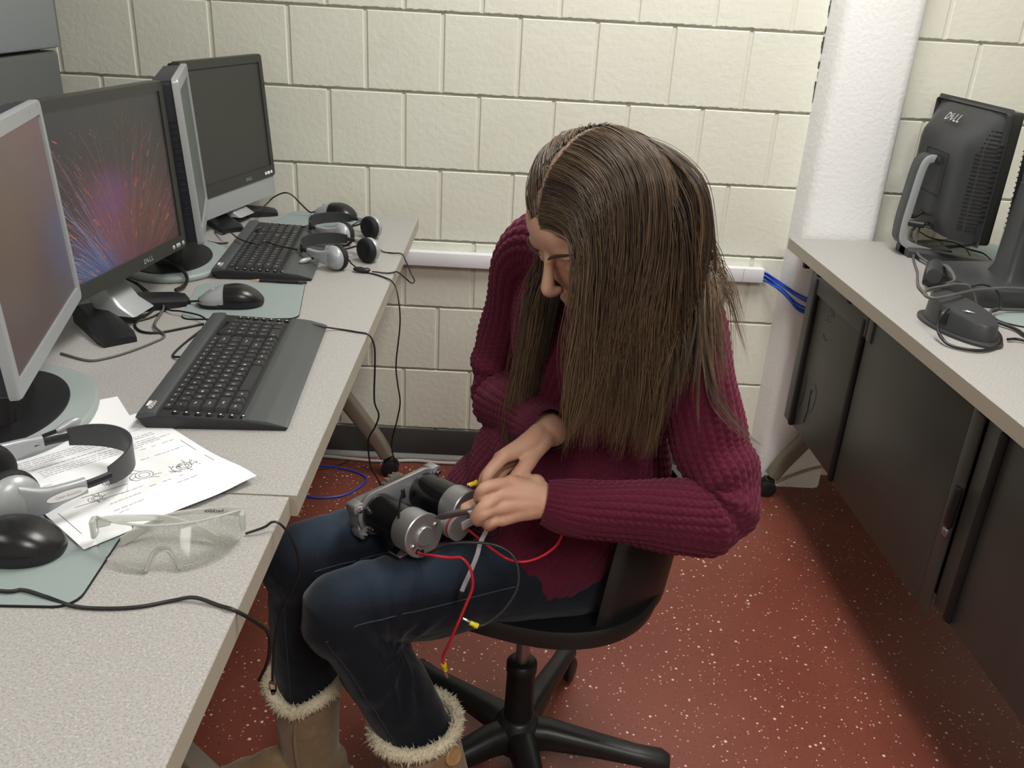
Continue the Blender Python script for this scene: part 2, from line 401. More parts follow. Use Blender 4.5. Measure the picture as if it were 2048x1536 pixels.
for k in range(26):
    y = -0.262+rnd.gauss(0, 0.012); z = 0.672+rnd.gauss(0, 0.016); a = rnd.uniform(0, PI); l = rnd.uniform(.003, .010)
    b.box((0.0503, y, z), (0.0006, l, 0.0012), 0, rot=RX(a))
b.tube(spline([(0.0503, -0.232, 0.607), (0.0503, -0.247, 0.595), (0.0503, -0.262, 0.603)], 5), 0.0016, 4)
for k in range(5): b.box((0.0503, -0.36+rnd.uniform(-.01, .03), 0.56+0.02*k), (0.0006, 0.004, 0.001), 0)
b.build('scuff_mark', 'scuff', RT, 0)
b = MB()
for (y, z) in ((-0.185, 0.47), (-0.23, 0.445)):
    b.tube(spline([(0.0503, y, z), (0.0503, y-0.006, z-0.05), (0.0503, y+0.004, z-0.10)], 5), 0.0008, 4)
b.tube(spline([(0.0503, -0.245, 0.47), (0.0503, -0.268, 0.45), (0.0503, -0.262, 0.40), (0.0503, -0.238, 0.385), (0.0503, -0.232, 0.43), (0.0503, -0.25, 0.455)], 6), 0.0005, 4)
b.build('pencil_scribble', 'panel_dark', RT, 0)

# ---------------------------------------------------------------- monitors
def screen_mat(name, top, bot, strength, noise_amt=0.25, tint=None):
    m = bpy.data.materials.new(name); m.use_nodes = True; nt = m.node_tree; P = nt.nodes['Principled BSDF']
    P.inputs['Base Color'].default_value = (0.01, 0.01, 0.011, 1); P.inputs['Roughness'].default_value = 0.38
    tc = nt.nodes.new('ShaderNodeTexCoord'); sp = nt.nodes.new('ShaderNodeSeparateXYZ'); nt.links.new(tc.outputs['Generated'], sp.inputs[0])
    mx = nt.nodes.new('ShaderNodeMix'); mx.data_type = 'RGBA'; mx.inputs[6].default_value = (*bot, 1); mx.inputs[7].default_value = (*top, 1)
    nt.links.new(sp.outputs[2], mx.inputs[0]); out = mx.outputs[2]
    n = nt.nodes.new('ShaderNodeTexNoise'); n.inputs['Scale'].default_value = 3.0; n.inputs['Detail'].default_value = 5
    nt.links.new(tc.outputs['Generated'], n.inputs['Vector'])
    if tint:
        for (cy, cz, rad, colr) in tint:
            vm = nt.nodes.new('ShaderNodeVectorMath'); vm.operation = 'DISTANCE'; vm.inputs[1].default_value = (0.5, cy, cz)
            cb = nt.nodes.new('ShaderNodeCombineXYZ'); cb.inputs[0].default_value = 0.5
            nt.links.new(sp.outputs[1], cb.inputs[1]); nt.links.new(sp.outputs[2], cb.inputs[2]); nt.links.new(cb.outputs[0], vm.inputs[0])
            mr = nt.nodes.new('ShaderNodeMapRange'); mr.interpolation_type = 'SMOOTHSTEP'
            mr.inputs[1].default_value = rad; mr.inputs[2].default_value = 0; nt.links.new(vm.outputs['Value'], mr.inputs[0])
            m2 = nt.nodes.new('ShaderNodeMix'); m2.data_type = 'RGBA'; nt.links.new(out, m2.inputs[6]); m2.inputs[7].default_value = (*colr, 1)
            nt.links.new(mr.outputs[0], m2.inputs[0]); out = m2.outputs[2]
    m3 = nt.nodes.new('ShaderNodeMix'); m3.data_type = 'RGBA'; m3.blend_type = 'MULTIPLY'; m3.inputs[0].default_value = noise_amt
    nt.links.new(out, m3.inputs[6]); nt.links.new(n.outputs['Color'], m3.inputs[7]); out = m3.outputs[2]
    nt.links.new(out, P.inputs['Emission Color']); P.inputs['Emission Strength'].default_value = strength
    return m
M['screen_off'] = mat('dark_screen', (0.048, 0.048, 0.043), 0.45, spec=0.35)
M['screen_off2'] = mat('grey_green_screen', (0.10, 0.12, 0.115), 0.4, spec=0.4)
M['screen_brown'] = screen_mat('lit_brown_screen', srgb(122, 100, 96), srgb(84, 66, 62), 0.62, 0.3, [(0.98, 0.3, 0.45, srgb(92, 92, 112)), (0.3, 0.55, 0.5, srgb(112, 88, 74))])
M['screen_fire'] = screen_mat('lit_wallpaper_screen', srgb(66, 65, 62), srgb(66, 50, 52), 0.62, 0.35, [(0.45, 0.22, 0.55, srgb(116, 74, 90)), (0.42, 0.42, 0.25, srgb(114, 76, 110)), (0.2, 0.04, 0.3, srgb(70, 88, 130)), (0.75, 0.2, 0.4, srgb(96, 62, 54))])
def emis(name, c, s): return mat(name, (0.01, 0.01, 0.01), 0.4, emit=(c, s))
M['streak_orange'] = emis('wallpaper_orange', srgb(182, 94, 66), 0.75)
M['streak_dim'] = emis('wallpaper_brown', srgb(126, 86, 72), 0.75)
M['streak_blue'] = emis('wallpaper_blue', srgb(136, 138, 168), 0.75)
M['streak_pink'] = emis('wallpaper_pink', srgb(140, 98, 108), 0.75)

def display(w, h, depth, border, fr_m, shell_m, scr_m, par, z0, tilt, frame_depth=0.022, bulge=0.5, streaks=None, recess=0.004, x0=0.0, boxy=0.0):
    """head of a monitor: front face in the plane x=x0 facing +x, lower edge at height z0; tilt leans it back"""
    X = TR(x0, 0, z0) @ RY(-tilt)
    l, r, t_, bo = border
    b = MB()
    out = rrect(w, h, 0.008, 4, 0, h/2); inn = [(w/2-r, h-t_), (-w/2+l, h-t_), (-w/2+l, bo), (w/2-r, bo)]
    # ring frame : outer loop with 20 pts, inner rectangle subdivided to match
    k = len(out)//4
    innL = []
    for q in range(4): innL += [inn[q]]*k
    def ring(P, x): return [(x, p[0], p[1]) for p in P]
    sh = lambda P, s: [((p[0])*s, h/2+(p[1]-h/2)*(1-(1-s)*w/h)) for p in P]
    b.loft([ring(out, -frame_depth), ring(out, -0.003), ring(sh(out, 0.992), 0.0), ring(innL, 0.0), ring([((p[0])*0.997, h/2+(p[1]-h/2)*0.997) for p in innL], -recess)], caps=False)
    o = b.build('bezel', fr_m, par, 30, None); o.matrix_local = X
    s = MB(); s.add([(-recess+0.0004, -w/2+l*0.9, bo*0.95), (-recess+0.0004, w/2-r*0.9, bo*0.95), (-recess+0.0004, w/2-r*0.9, h-t_*0.9), (-recess+0.0004, -w/2+l*0.9, h-t_*0.9)], [(0, 1, 2, 3)])
    mats = [scr_m]
    if streaks: mats += streaks(s, -recess+0.0008, -w/2+l, w/2-r, bo, h-t_)
    o = s.build('screen', mats, par, 0); o.matrix_local = X
    c = MB(); c.loft([ring(out, -frame_depth), ring(sh(out, 0.985), -frame_depth-0.001), ring(sh(out, 0.98), -frame_depth-0.012-boxy), ring(sh(out, 0.93), -depth*0.6-boxy), ring(sh(out, bulge+0.1), -depth*0.92-boxy), ring(sh(out, bulge), -depth-boxy)])
    for k_ in range(16):
        z = h*0.2+k_*h*0.6/16
        for sy in (-1, 1): c.box((-frame_depth-0.008, sy*(w/2-0.0025), z), (0.010, 0.006, 0.003), 0)
    o = c.build('back_shell', shell_m, par, 30); o.matrix_local = X
    return X
def put_text(par, X, txt, y, z, size, m, name='logo', x=0.0006, extra=1.0):
    T = X @ Matrix(((0, 0, 1, x), (1, 0, 0, y), (0, 1, 0, z), (0, 0, 0, 1)))
    mb = text_mb(txt, size, depth=0.0002, extra_w=extra)
    o = mb.build(name, m, par, 0); o.matrix_local = T
def dell(par, X, y, z, size, m, x=0.0006, flip=1):
    """four outline letters, the E leaning"""
    mb = MB(); u = size
    text_mb('D', u, X=TR(-1.02*u, 0, 0), mb=mb, depth=0.0002, extra_w=0.95)
    text_mb('E', u*0.9, X=TR(-0.30*u, 0, 0) @ RZ(math.radians(38)), mb=mb, depth=0.0002)
    text_mb('L', u, X=TR(0.36*u, 0, 0), mb=mb, depth=0.0002, extra_w=0.95)
    text_mb('L', u, X=TR(0.95*u, 0, 0), mb=mb, depth=0.0002, extra_w=0.95)
    T = X @ Matrix(((0, 0, flip, x), (flip, 0, 0, y), (0, 1, 0, z), (0, 0, 0, 1)))
    o = mb.build('logo', m, par, 0); o.matrix_local = T
def buttons(par, X, ys, z, m='silver'):
    for y in ys:
        b = MB(); b.lathe([(0.0001, 0.0018), (0.0028, 0.0016), (0.0042, 0.0006), (0.0046, 0)], 14, 0, RY(PI/2)); o = b.build('button', m, par); o.matrix_local = X @ TR(0, y, z)
def firework(s, x, y0, y1, z0, z1):
    rnd = random.Random(11); w, h = y1-y0, z1-z0; oy, oz = y0+0.50*w, z0-0.32*h
    mats = ['streak_orange', 'streak_dim', 'streak_blue', 'streak_pink']
    def rib(pts, wd, m):
        P = [p for p in pts if y0 < p[0] < y1 and z0 < p[1] < z1]
        if len(P) < 3: return
        L = []; n = len(P)
        for i, p in enumerate(P):
            a = P[max(i-1, 0)]; c = P[min(i+1, n-1)]; d = Vector((c[0]-a[0], c[1]-a[1])); d.normalize() if d.length else None
            ww = wd*(0.25+0.75*i/n) if m != 1 else wd*0.8
            L += [(x, p[0]-d.y*ww, p[1]+d.x*ww), (x, p[0]+d.y*ww, p[1]-d.x*ww)]
        s.add(L, [(2*i, 2*i+1, 2*i+3, 2*i+2) for i in range(n-1)], m)
    def arc(a, r0, r1, bend, n=14):
        out = []
        for i in range(n):
            t = r0+(r1-r0)*i/(n-1); aa = a+bend*(t/h)**2
            out.append((oy+t*math.sin(aa), oz+t*math.cos(aa)))
        return out
    for k in range(260):
        a = rnd.uniform(-1.15, 0.95); r1 = h*rnd.uniform(0.55, 1.32); side = a < -0.35
        m = 2 if (side and rnd.random() < 0.7) else rnd.choice((1, 1, 3, 1))
        rib(arc(a, r1*rnd.uniform(0.2, 0.7), r1, rnd.uniform(-0.25, 0.05) if a < 0 else rnd.uniform(-0.02, 0.22)), rnd.uniform(0.00016, 0.0004), m+1 if m < 4 else 4)
    for k in range(150):
        a = rnd.uniform(-1.2, 1.0); r1 = h*(rnd.uniform(0.5, 1.3)); L = h*rnd.uniform(0.02, 0.075)
        hot = rnd.random() < 0.30 and (a > -0.1 or r1 < 0.95*h)
        rib(arc(a, r1-L, r1, -0.22 if a < 0 else 0.18, 8), rnd.uniform(0.0004, 0.0013 if hot else 0.0007), 1 if hot else rnd.choice((2, 2, 4)))
    for k in range(700):
        a = rnd.gauss(-0.02, 0.5); r = h*rnd.uniform(0.5, 1.25); q = rnd.uniform(0.0006, 0.0022)
        rib(arc(a, r-q*2, r, -0.1, 4), rnd.uniform(0.0003, 0.0006), rnd.choice((1, 2, 2, 4)))
    return mats
# the mesh material index 0 is the screen itself, so streak materials start at 1
def oval_base(par, cx, a, b_, m_rim='silverlight', m_in='black'):
    b = MB(); b.prism(ellipse(a, b_, 56, cx, 0), 0.0, 0.014, 0.006, 0, seg=3); b.build('stand_base', m_rim, par)
    b = MB(); b.prism(ellipse(a-0.026, b_-0.026, 56, cx-0.012, 0), 0.010, 0.0165, 0.002); b.build('base_inlay', m_in, par)
def neck(par, z1, x=-0.09, m='black'):
    b = MB(); b.loft([[(x+q[0], q[1], z) for q in rrect(0.05, wd, 0.012, 4)] for z, wd in ((0.012, 0.13), (0.05, 0.105), (z1*0.6, 0.095), (z1, 0.095))]); b.build('stand_neck', m, par)
def vee_base(par, x=-0.04, spread=0.12, reach=0.10, m='black', cover='silver'):
    for s in (-1, 1):
        b = MB(); p = [Vector((x-0.03, s*0.018, 0)), Vector((x+reach, s*spread, 0))]
        d = (p[1]-p[0]).normalized(); n = Vector((-d.y, d.x, 0)); rings = []
        for t, wd, hh in ((0, 0.030, 0.030), (0.35, 0.030, 0.026), (0.85, 0.031, 0.017), (1.0, 0.027, 0.012)):
            c = p[0].lerp(p[1], t); rings.append([c+n*wd, c+n*wd+Vector((0, 0, hh*0.7)), c+n*wd*0.6+Vector((0, 0, hh)), c-n*wd*0.6+Vector((0, 0, hh)), c-n*wd+Vector((0, 0, hh*0.7)), c-n*wd])
        b.loft(rings); b.build('stand_foot', m, par, 25)
    b = MB(); b.loft([[(x+q[0]+sh, q[1], z) for q in rrect(wx, wy, 0.008, 3)] for z, wx, wy, sh in ((0.018, 0.075, 0.072, 0.028), (0.034, 0.055, 0.070, 0.012), (0.10, 0.026, 0.066, -0.022), (0.24, 0.022, 0.062, -0.03))])
    b.build('stand_neck', cover, par, 30)

def r_(d): return math.radians(d)
# nearest monitor, silver, brown screen, cropped by the picture edge
t = thing('monitor', 'silver framed monitor with a brown lit screen nearest the viewer on the left', 'monitor', (-0.218, -1.362, ZT), r_(14.3))
X = display(0.385, 0.298, 0.045, (0.016, 0.016, 0.019, 0.021), 'silver', 'darkshell', 'screen_brown', t, 0.107, r_(3), 0.012, boxy=0.018)
neck(t, 0.18, -0.075); oval_base(t, -0.075, 0.115, 0.155)
put_text(t, X, 'FP', 0.175, 0.2905, 0.006, 'greyprint')
put_text(t, X, 'I-', 0.125, 0.2885, 0.008, 'greyprint', 'logo')
# black monitor with the firework wallpaper
t = thing('monitor', 'black monitor with a firework wallpaper on its screen and a V-shaped foot', 'monitor', (-0.262, -0.983, ZT), r_(-7.9))
X = display(0.390, 0.312, 0.055, (0.017, 0.017, 0.018, 0.026), 'bezel', 'black', 'screen_fire', t, 0.086, r_(3), 0.022, streaks=firework)
vee_base(t, -0.055, 0.118, 0.085); dell(t, X, 0.051, 0.0125, 0.0125, 'silver'); buttons(t, X, (0.145, 0.159, 0.166, 0.182), 0.011)
# silver monitor seen almost edge-on
t = thing('monitor', 'silver framed monitor turned almost edge-on between the two black screens', 'monitor', (-0.2565, -0.604, ZT), r_(16.1))
X = display(0.340, 0.316, 0.045, (0.018, 0.018, 0.022, 0.024), 'silver', 'darkshell', 'screen_off2', t, 0.084, r_(3.5), 0.012, boxy=0.024)
neck(t, 0.18, -0.085); oval_base(t, -0.07, 0.115, 0.155)
# far black monitor with a silver chin
t = thing('monitor', 'black and silver monitor with a blank dark screen nearest the block wall', 'monitor', (-0.2865, -0.2365, ZT), r_(-13.6))
X = display(0.370, 0.312, 0.055, (0.016, 0.018, 0.020, 0.030), 'bezel', 'black', 'screen_off', t, 0.0875, r_(4), 0.022)
c = MB(); c.loft([[(x, q[0], q[1]) for q in rrect(0.360, 0.050, 0.006, 3, 0, -0.024)] for x in (-0.028, -0.006, -0.004)]); o = c.build('chin_strip', 'silver', t, 30); o.matrix_local = X
vee_base(t, -0.05, 0.11, 0.085); dell(t, X, 0.046, 0.0135, 0.012, 'silver'); buttons(t, X, (0.134, 0.146, 0.152, 0.165), 0.0125, 'white')

# ---------------------------------------------------------------- right table monitors (seen from behind)
t = thing('monitor', 'black monitor seen from behind with its curved stand on the right table', 'monitor', (1.565, -0.215, ZT), 0)
X = display(0.375, 0.312, 0.030, (0.016, 0.016, 0.018, 0.022), 'bezel', 'charcoal', 'screen_off', t, 0.075, 0.0, 0.026, 0.93)
# bulging rear housing, its side flanks carry vents
def prof(zz):  # depth of the housing behind the frame as function of height 0..1
    return -0.026-0.062*min(1, max(0, (1.0-zz)/0.27))**0.8*(1 if zz > 0.10 else 0.75+2.5*zz)
b = MB(); rings = []; H = 0.312; W = 0.375
for k in range(17):
    zz = 1-k/16; z = zz*H; d = prof(zz); wi = W/2-0.006; wo = W/2-0.075-0.02*max(0, zz-0.7)
    if zz > 0.995: d = -0.030
    rings.append([(-0.024, -wi, z), (-0.024-(abs(d)-0.024)*0.55, -wi+0.02, z), (d*0.92, -wo-0.018, z), (d, -wo+0.006, z), (d, wo-0.006, z), (d*0.92, wo+0.018, z), (-0.024-(abs(d)-0.024)*0.55, wi-0.02, z), (-0.024, wi, z)])
b.loft(rings); o = b.build('rear_housing', 'charcoal', t, 35); o.matrix_local = X
b = MB()
for k in range(26):
    zz = 0.10+k*0.030; z = zz*H
    d = prof(zz); wo = W/2-0.075-0.02*max(0, zz-0.7); wi = W/2-0.006
    pa = Vector((-0.0265, -wi+0.0005, z)); pb = Vector((-0.024-(abs(d)-0.024)*0.55, -wi+0.02, z)); pc = Vector((d*0.92, -wo-0.018, z))
    for (p, q, t0, t1) in ((pa, pb, 0.25, 0.95), (pb, pc, 0.05, 0.45 if zz < 0.7 else 0.2)):
        a_, c_ = p.lerp(q, t0), p.lerp(q, t1); dr = (c_-a_).normalized(); n = Vector((dr.y, -dr.x, 0))*0.0011
        if n.y > 0: n = -n
        b.add([a_+n-Vector((0, 0, 0.0016)), c_+n-Vector((0, 0, 0.0016)), c_+n+Vector((0, 0, 0.0016)), a_+n+Vector((0, 0, 0.0016))], [(0, 1, 2, 3)])
o = b.build('vent_slots', 'rubber', t, 0); o.matrix_local = X
b = MB()
for (y0_, y1_, z0_, z1_) in ((-0.06, 0.06, 0.195, 0.1955), (-0.06, -0.0595, 0.09, 0.195), (0.06, 0.0605, 0.09, 0.195), (-0.06, 0.06, 0.09, 0.0905)):
    b.box((-0.0885, (y0_+y1_)/2, (z0_+z1_)/2), (0.001, max(y1_-y0_, 0.001), max(z1_-z0_, 0.001)))
o = b.build('panel_line', 'rubber', t, 0); o.matrix_local = X
dell(t, X @ TR(-0.0595, 0, 0.268) @ RY(0.62), 0.0, 0.0, 0.030, 'greyprint', x=-0.0125, flip=-1)
b = MB(); b.box((-0.085, -0.035, 0.045), (0.0012, 0.026, 0.018)); o = b.build('sticker', 'white', t, 0); o.matrix_local = X
# curved stand arm
b = MB(); path = spline([(-0.085, 0.0, 0.245), (-0.112, 0.0, 0.252), (-0.128, 0.0, 0.232), (-0.136, 0.0, 0.15), (-0.140, 0.0, 0.07), (-0.128, 0.0, 0.035), (-0.06, 0.0, 0.014), (0.0, 0.0, 0.012)], 6)
rings = []
for i, p in enumerate(path):
    a = (path[min(i+1, len(path)-1)]-path[max(i-1, 0)]).normalized(); n = Vector((-a.z, 0, a.x))
    rings.append([p+Vector((0, q[0], 0))+n*q[1] for q in rrect(0.052, 0.017, 0.004, 2)])
b.loft(rings); b.build('stand_arm', 'charcoal', t, 35)
b = MB(); rings = []
for i, p in enumerate(path[4:-6]):
    j = i+4; a = (path[j+1]-path[j-1]).normalized(); n = Vector((-a.z, 0, a.x))
    rings.append([p+Vector((0, q[0]-0.0275, 0))+n*q[1] for q in rrect(0.004, 0.0195, 0.0015, 2)])
b.loft(rings); b.build('stand_trim', 'silver', t, 35)
b = MB()
for s in (-1, 1):
    b.loft([[(-0.12+tt*0.26, s*(0.012+tt*0.13)+q[0], 0.001+q[1]*(1-0.4*tt)) for q in ((-0.028, 0), (-0.028, 0.016), (-0.016, 0.024), (0.016, 0.024), (0.028, 0.016), (0.028, 0))] for tt in (0, 0.3, 0.7, 1)])
b.build('stand_base', 'charcoal', t, 30)
# plugs hanging from it
b = MB(); b.lathe([(0.006, -0.02), (0.0085, -0.018), (0.0085, 0.018), (0.006, 0.02)], 14, 0, TR(-0.115, -0.035, 0.088) @ RY(PI/2) @ RX(0.5)); b.tube(spline([(-0.09, -0.035, 0.083), (-0.07, -0.045, 0.083), (-0.055, -0.058, 0.105)], 5), 0.0032); b.build('video_cable', 'cable', t)
b = MB(); b.box((-0.052, -0.062, 0.112), (0.014, 0.026, 0.022), 0.003); b.build('video_plug', 'bluecable', t)
b = MB(); b.tube(spline([(-0.075, 0.01, 0.145), (-0.085, 0.012, 0.115), (-0.10, 0.01, 0.10), (-0.125, 0.01, 0.095)], 5), 0.005); b.build('power_cord', 'cable', t)
b = MB()
for (y, z) in ((0.005, 0.165), (-0.02, 0.085)): b.lathe([(0.001, 0.006), (0.005, 0.005), (0.006, 0)], 12, 0, TR(-0.080, y, z) @ RY(-PI/2))
b.build('screw', 'rubber', t)

t = thing('monitor', 'black monitor on a wide black base cut off by the right picture edge', 'monitor', (1.645, -0.545, ZT), r_(-6))
X = display(0.40, 0.33, 0.055, (0.018, 0.018, 0.02, 0.024), 'bezel', 'charcoal', 'screen_off', t, 0.045, r_(2), 0.026, 0.6)
b = MB(); b.loft([[(-0.09+q[0], q[1], z) for q in rrect(0.045*s_, 0.085*s_, 0.012, 4)] for z, s_ in ((0.03, 1.5), (0.06, 1.1), (0.18, 1), (0.25, 0.9))]); b.build('stand_neck', 'charcoal', t)
b = MB(); b.prism([(-0.27, 0.02), (-0.245, 0.09), (0.03, 0.16), (0.06, -0.14), (-0.20, -0.13)], 0.0, 0.042, 0.006); b.lathe([(0.004, -0.052), (0.017, -0.05), (0.018, 0), (0.017, 0.05), (0.004, 0.052)], 20, 0, TR(-0.255, 0.0, 0.040) @ RZ(-0.35) @ RX(PI/2)); b.build('stand_base', 'charcoal', t, 35)
# ---------------------------------------------------------------- keyboards
M['key'] = mat('black_key', (0.032, 0.033, 0.035), 0.38)
M['keydeck'] = mat('black_key_deck', (0.022, 0.023, 0.024), 0.5)
M['kbgrey'] = mat('charcoal_keyboard_shell', (0.066, 0.072, 0.074), 0.42, bump=(600, 0.1, 0.0005))
M['legend'] = mat('key_legend', (0.72, 0.72, 0.72), 0.5)
TXY = Matrix(((0, -1, 0, 0), (1, 0, 0, 0), (0, 0, 1, 0), (0, 0, 0, 1)))       # text right -> +y, text up -> -x
def make_keyboard(label, loc, rz):
    t = thing('keyboard', label, 'keyboard', loc, rz, 'charcoal keyboards on the left table')
    hx, hy = 0.1025, 0.205
    def slab(profile, y0, y1, bev=0.0):
        b = bmesh.new(); vs = [b.verts.new((x, y0, z)) for x, z in profile]; f = b.faces.new(vs); r = bmesh.ops.extrude_face_region(b, geom=[f])
        for q in r['geom']:
            if isinstance(q, bmesh.types.BMVert): q.co.y = y1
        bmesh.ops.recalc_face_normals(b, faces=b.faces[:])
        if bev: bmesh.ops.bevel(b, geom=[e for e in b.edges], offset=bev, segments=2, affect='EDGES', profile=0.5)
        return b
    m = MB(); m.bm(slab([(-0.090, 0.0), (0.098, 0.0), (hx, 0.004), (hx, 0.0052), (0.070, 0.0125), (0.040, 0.0150), (-0.072, 0.0205), (-0.100, 0.0195), (-hx, 0.016)], -hy, hy, 0.0012), 0)
    m.build('case', 'keydeck', t, 35)
    m = MB(); m.bm(slab([(-hx-0.0006, 0.015), (-hx-0.0006, 0.0175), (-0.100, 0.0232), (-0.088, 0.0248), (-0.0775, 0.0245), (-0.0750, 0.0195)], -hy-0.0004, hy+0.0004, 0.0008), 0); m.build('rear_ridge', 'kbgrey', t, 35)
    m = MB(); m.bm(slab([(0.040, 0.0145), (0.040, 0.0172), (0.050, 0.0172), (0.074, 0.0142), (hx-0.004, 0.0075), (hx+0.0006, 0.0055), (hx+0.0006, 0.0045)], -hy-0.0004, hy+0.0004, 0.0007), 0); m.build('palm_rest', 'kbgrey', t, 35)
    dz = lambda x: 0.0205+(0.0150-0.0205)*(x+0.072)/0.112
    def key(x, y, wx, wy, txt, h=0.0065, sz=0.0058, flat=False):
        b = MB(); z0 = dz(x)+0.0002; i = 0.0004 if flat else 0.0022; e = 0.0007
        A = [(-wx/2+e, -wy/2+e, 0), (wx/2-e, -wy/2+e, 0), (wx/2-e, wy/2-e, 0), (-wx/2+e, wy/2-e, 0)]
        C = [(-wx/2+e+i*0.4, -wy/2+e+i, h-0.0006), (wx/2-e-i*1.2, -wy/2+e+i, h-0.0006), (wx/2-e-i*1.2, wy/2-e-i, h-0.0006), (-wx/2+e+i*0.4, wy/2-e-i, h-0.0006)]
        D = [(p[0]*0.93, p[1]*0.95, h) for p in C]
        b.loft([A, C, D], 0)
        if txt: text_mb(txt, sz, 1, TR(-0.0005, -wy*0.5+0.0068 if len(txt) == 1 else 0.0, h+0.00012) @ TXY, b)
        o = b.build('key', ['key', 'legend'], t, 25); o.location = (x, y, z0)
    u = 0.0185; yL = -0.186
    rows = [(0, ['~', '1', '2', '3', '4', '5', '6', '7', '8', '9', '0', '-', '=', ('Back', 2)]),
            (1, [('Tab', 1.5)]+list('QWERTYUIOP[]')+[('\\', 1.5)]),
            (2, [('Caps', 1.75)]+list('ASDFGHJKL;')+["'", ('Enter', 2.25)]),
            (3, [('Shift', 2.25)]+list('ZXCVBNM,./')+[('Shift', 1.75), '^']),
            (4, [('Ctrl', 1.25), 'fn', ('Alt', 1.25), ('', 5.25), ('Alt', 1.25), ('Ctrl', 1.25), '<', 'v', '>', ('End', 1)])]
    for (r, ks) in rows:
        x = -0.0480+r*u; y = yL
        for k in ks:
            s, wd = (k, 1) if isinstance(k, str) else k
            key(x, y+wd*u/2, u, wd*u, s, sz=0.0058 if len(s) < 2 else 0.0040); y += wd*u
    for c in range(16): key(-0.0650, yL+0.0172*c+0.0086, 0.0125, 0.0168, 'Esc' if c == 0 else 'F%d' % c if c < 13 else 'Ins', 0.0035, 0.0036, True)
    np_ = [('Num', '/', '*', '-'), ('7', '8', '9', '+'), ('4', '5', '6', '.'), ('1', '2', '3', '=')]
    for r, rr in enumerate(np_):
        for c, s in enumerate(rr): key(-0.0480+r*u, 0.100+c*u*0.99+u/2, u, u*0.99, s, sz=0.0056 if len(s) < 2 else 0.0036)
    key(-0.0480+4*u, 0.100+u, u, 2*u, '0'); key(-0.0480+4*u, 0.100+2.5*u, u, u, '.'); key(-0.0480+4*u, 0.100+3.5*u, u, u, 'Ent', sz=0.0036)
    m = MB(); m.box((-0.0655, 0.137, 0.0212), (0.009, 0.062, 0.001), 0.0004, rot=RY(0.05)); m.build('indicator_window', 'blackgloss', t)
    def mbtn(x, y):
        b = MB(); b.lathe([(0.0002, 0.0026), (0.003, 0.0024), (0.0046, 0.0014), (0.0048, 0)], 16, 0)
        b.lathe([(0.0002, 0.0030), (0.0016, 0.0029), (0.0016, 0.0024)], 8, 1)
        o = b.build('media_button', ['blackgloss', 'legend'], t); o.location = (x, y, dz(x)+0.0003)
    for k in range(7): mbtn(-0.052+k*0.0155, -0.1955)
    for k in range(7): mbtn(-0.048+k*0.0135, 0.1905)
    b = MB(); text_mb('ADESSO', 0.0095, 0, TXY, b, extra_w=0.74); b.box((-0.0062, 0.004, 0), (0.0035, 0.016, 0.0002)); b.tube([(-0.0035, 0.0045, 0), (-0.006, 0.0125, 0)], 0.0008, 4)
    o = b.build('logo', 'white', t, 0); o.matrix_local = TR(-0.0865, -0.181, 0.02530) @ RY(0.01)
    return t
kb = make_keyboard('charcoal keyboard lying across the printed sheets at the front of the left table', (-0.016, -1.188, ZT), r_(3.4))
kb2 = copy_tree(kb); kb2.location = (-0.130, -0.512, ZT); kb2.rotation_euler = (0, 0, r_(5.0)); kb2['label'] = 'charcoal keyboard at the far end of the left table with a headset leaning on it'

# ---------------------------------------------------------------- mouse pads and mice
def pad(loc, rz, sx, sy, label, h=0.0035):
    t = thing('mouse_pad', label, 'mouse pad', loc, rz, 'grey green mouse pads on the left table')
    b = MB(); b.prism(rrect(sx, sy, 0.022, 6), 0, h-0.0008); b.build('rubber_backing', 'rubber', t, 0)
    b = MB(); b.prism(rrect(sx-0.001, sy-0.001, 0.022, 6), h-0.0008, h, 0.0004); b.build('cloth_top', 'pad', t, 0)
pad((-0.107, -0.853, ZT), r_(9), 0.212, 0.212, 'grey green mouse pad between the two keyboards')
pad((-0.105, -0.205, ZT), r_(-14), 0.20, 0.165, 'grey green mouse pad by the block wall under the far mouse')
pad((-0.128, -1.686, ZT), r_(2), 0.215, 0.20, 'grey green mouse pad at the front left, partly under the printed sheets')

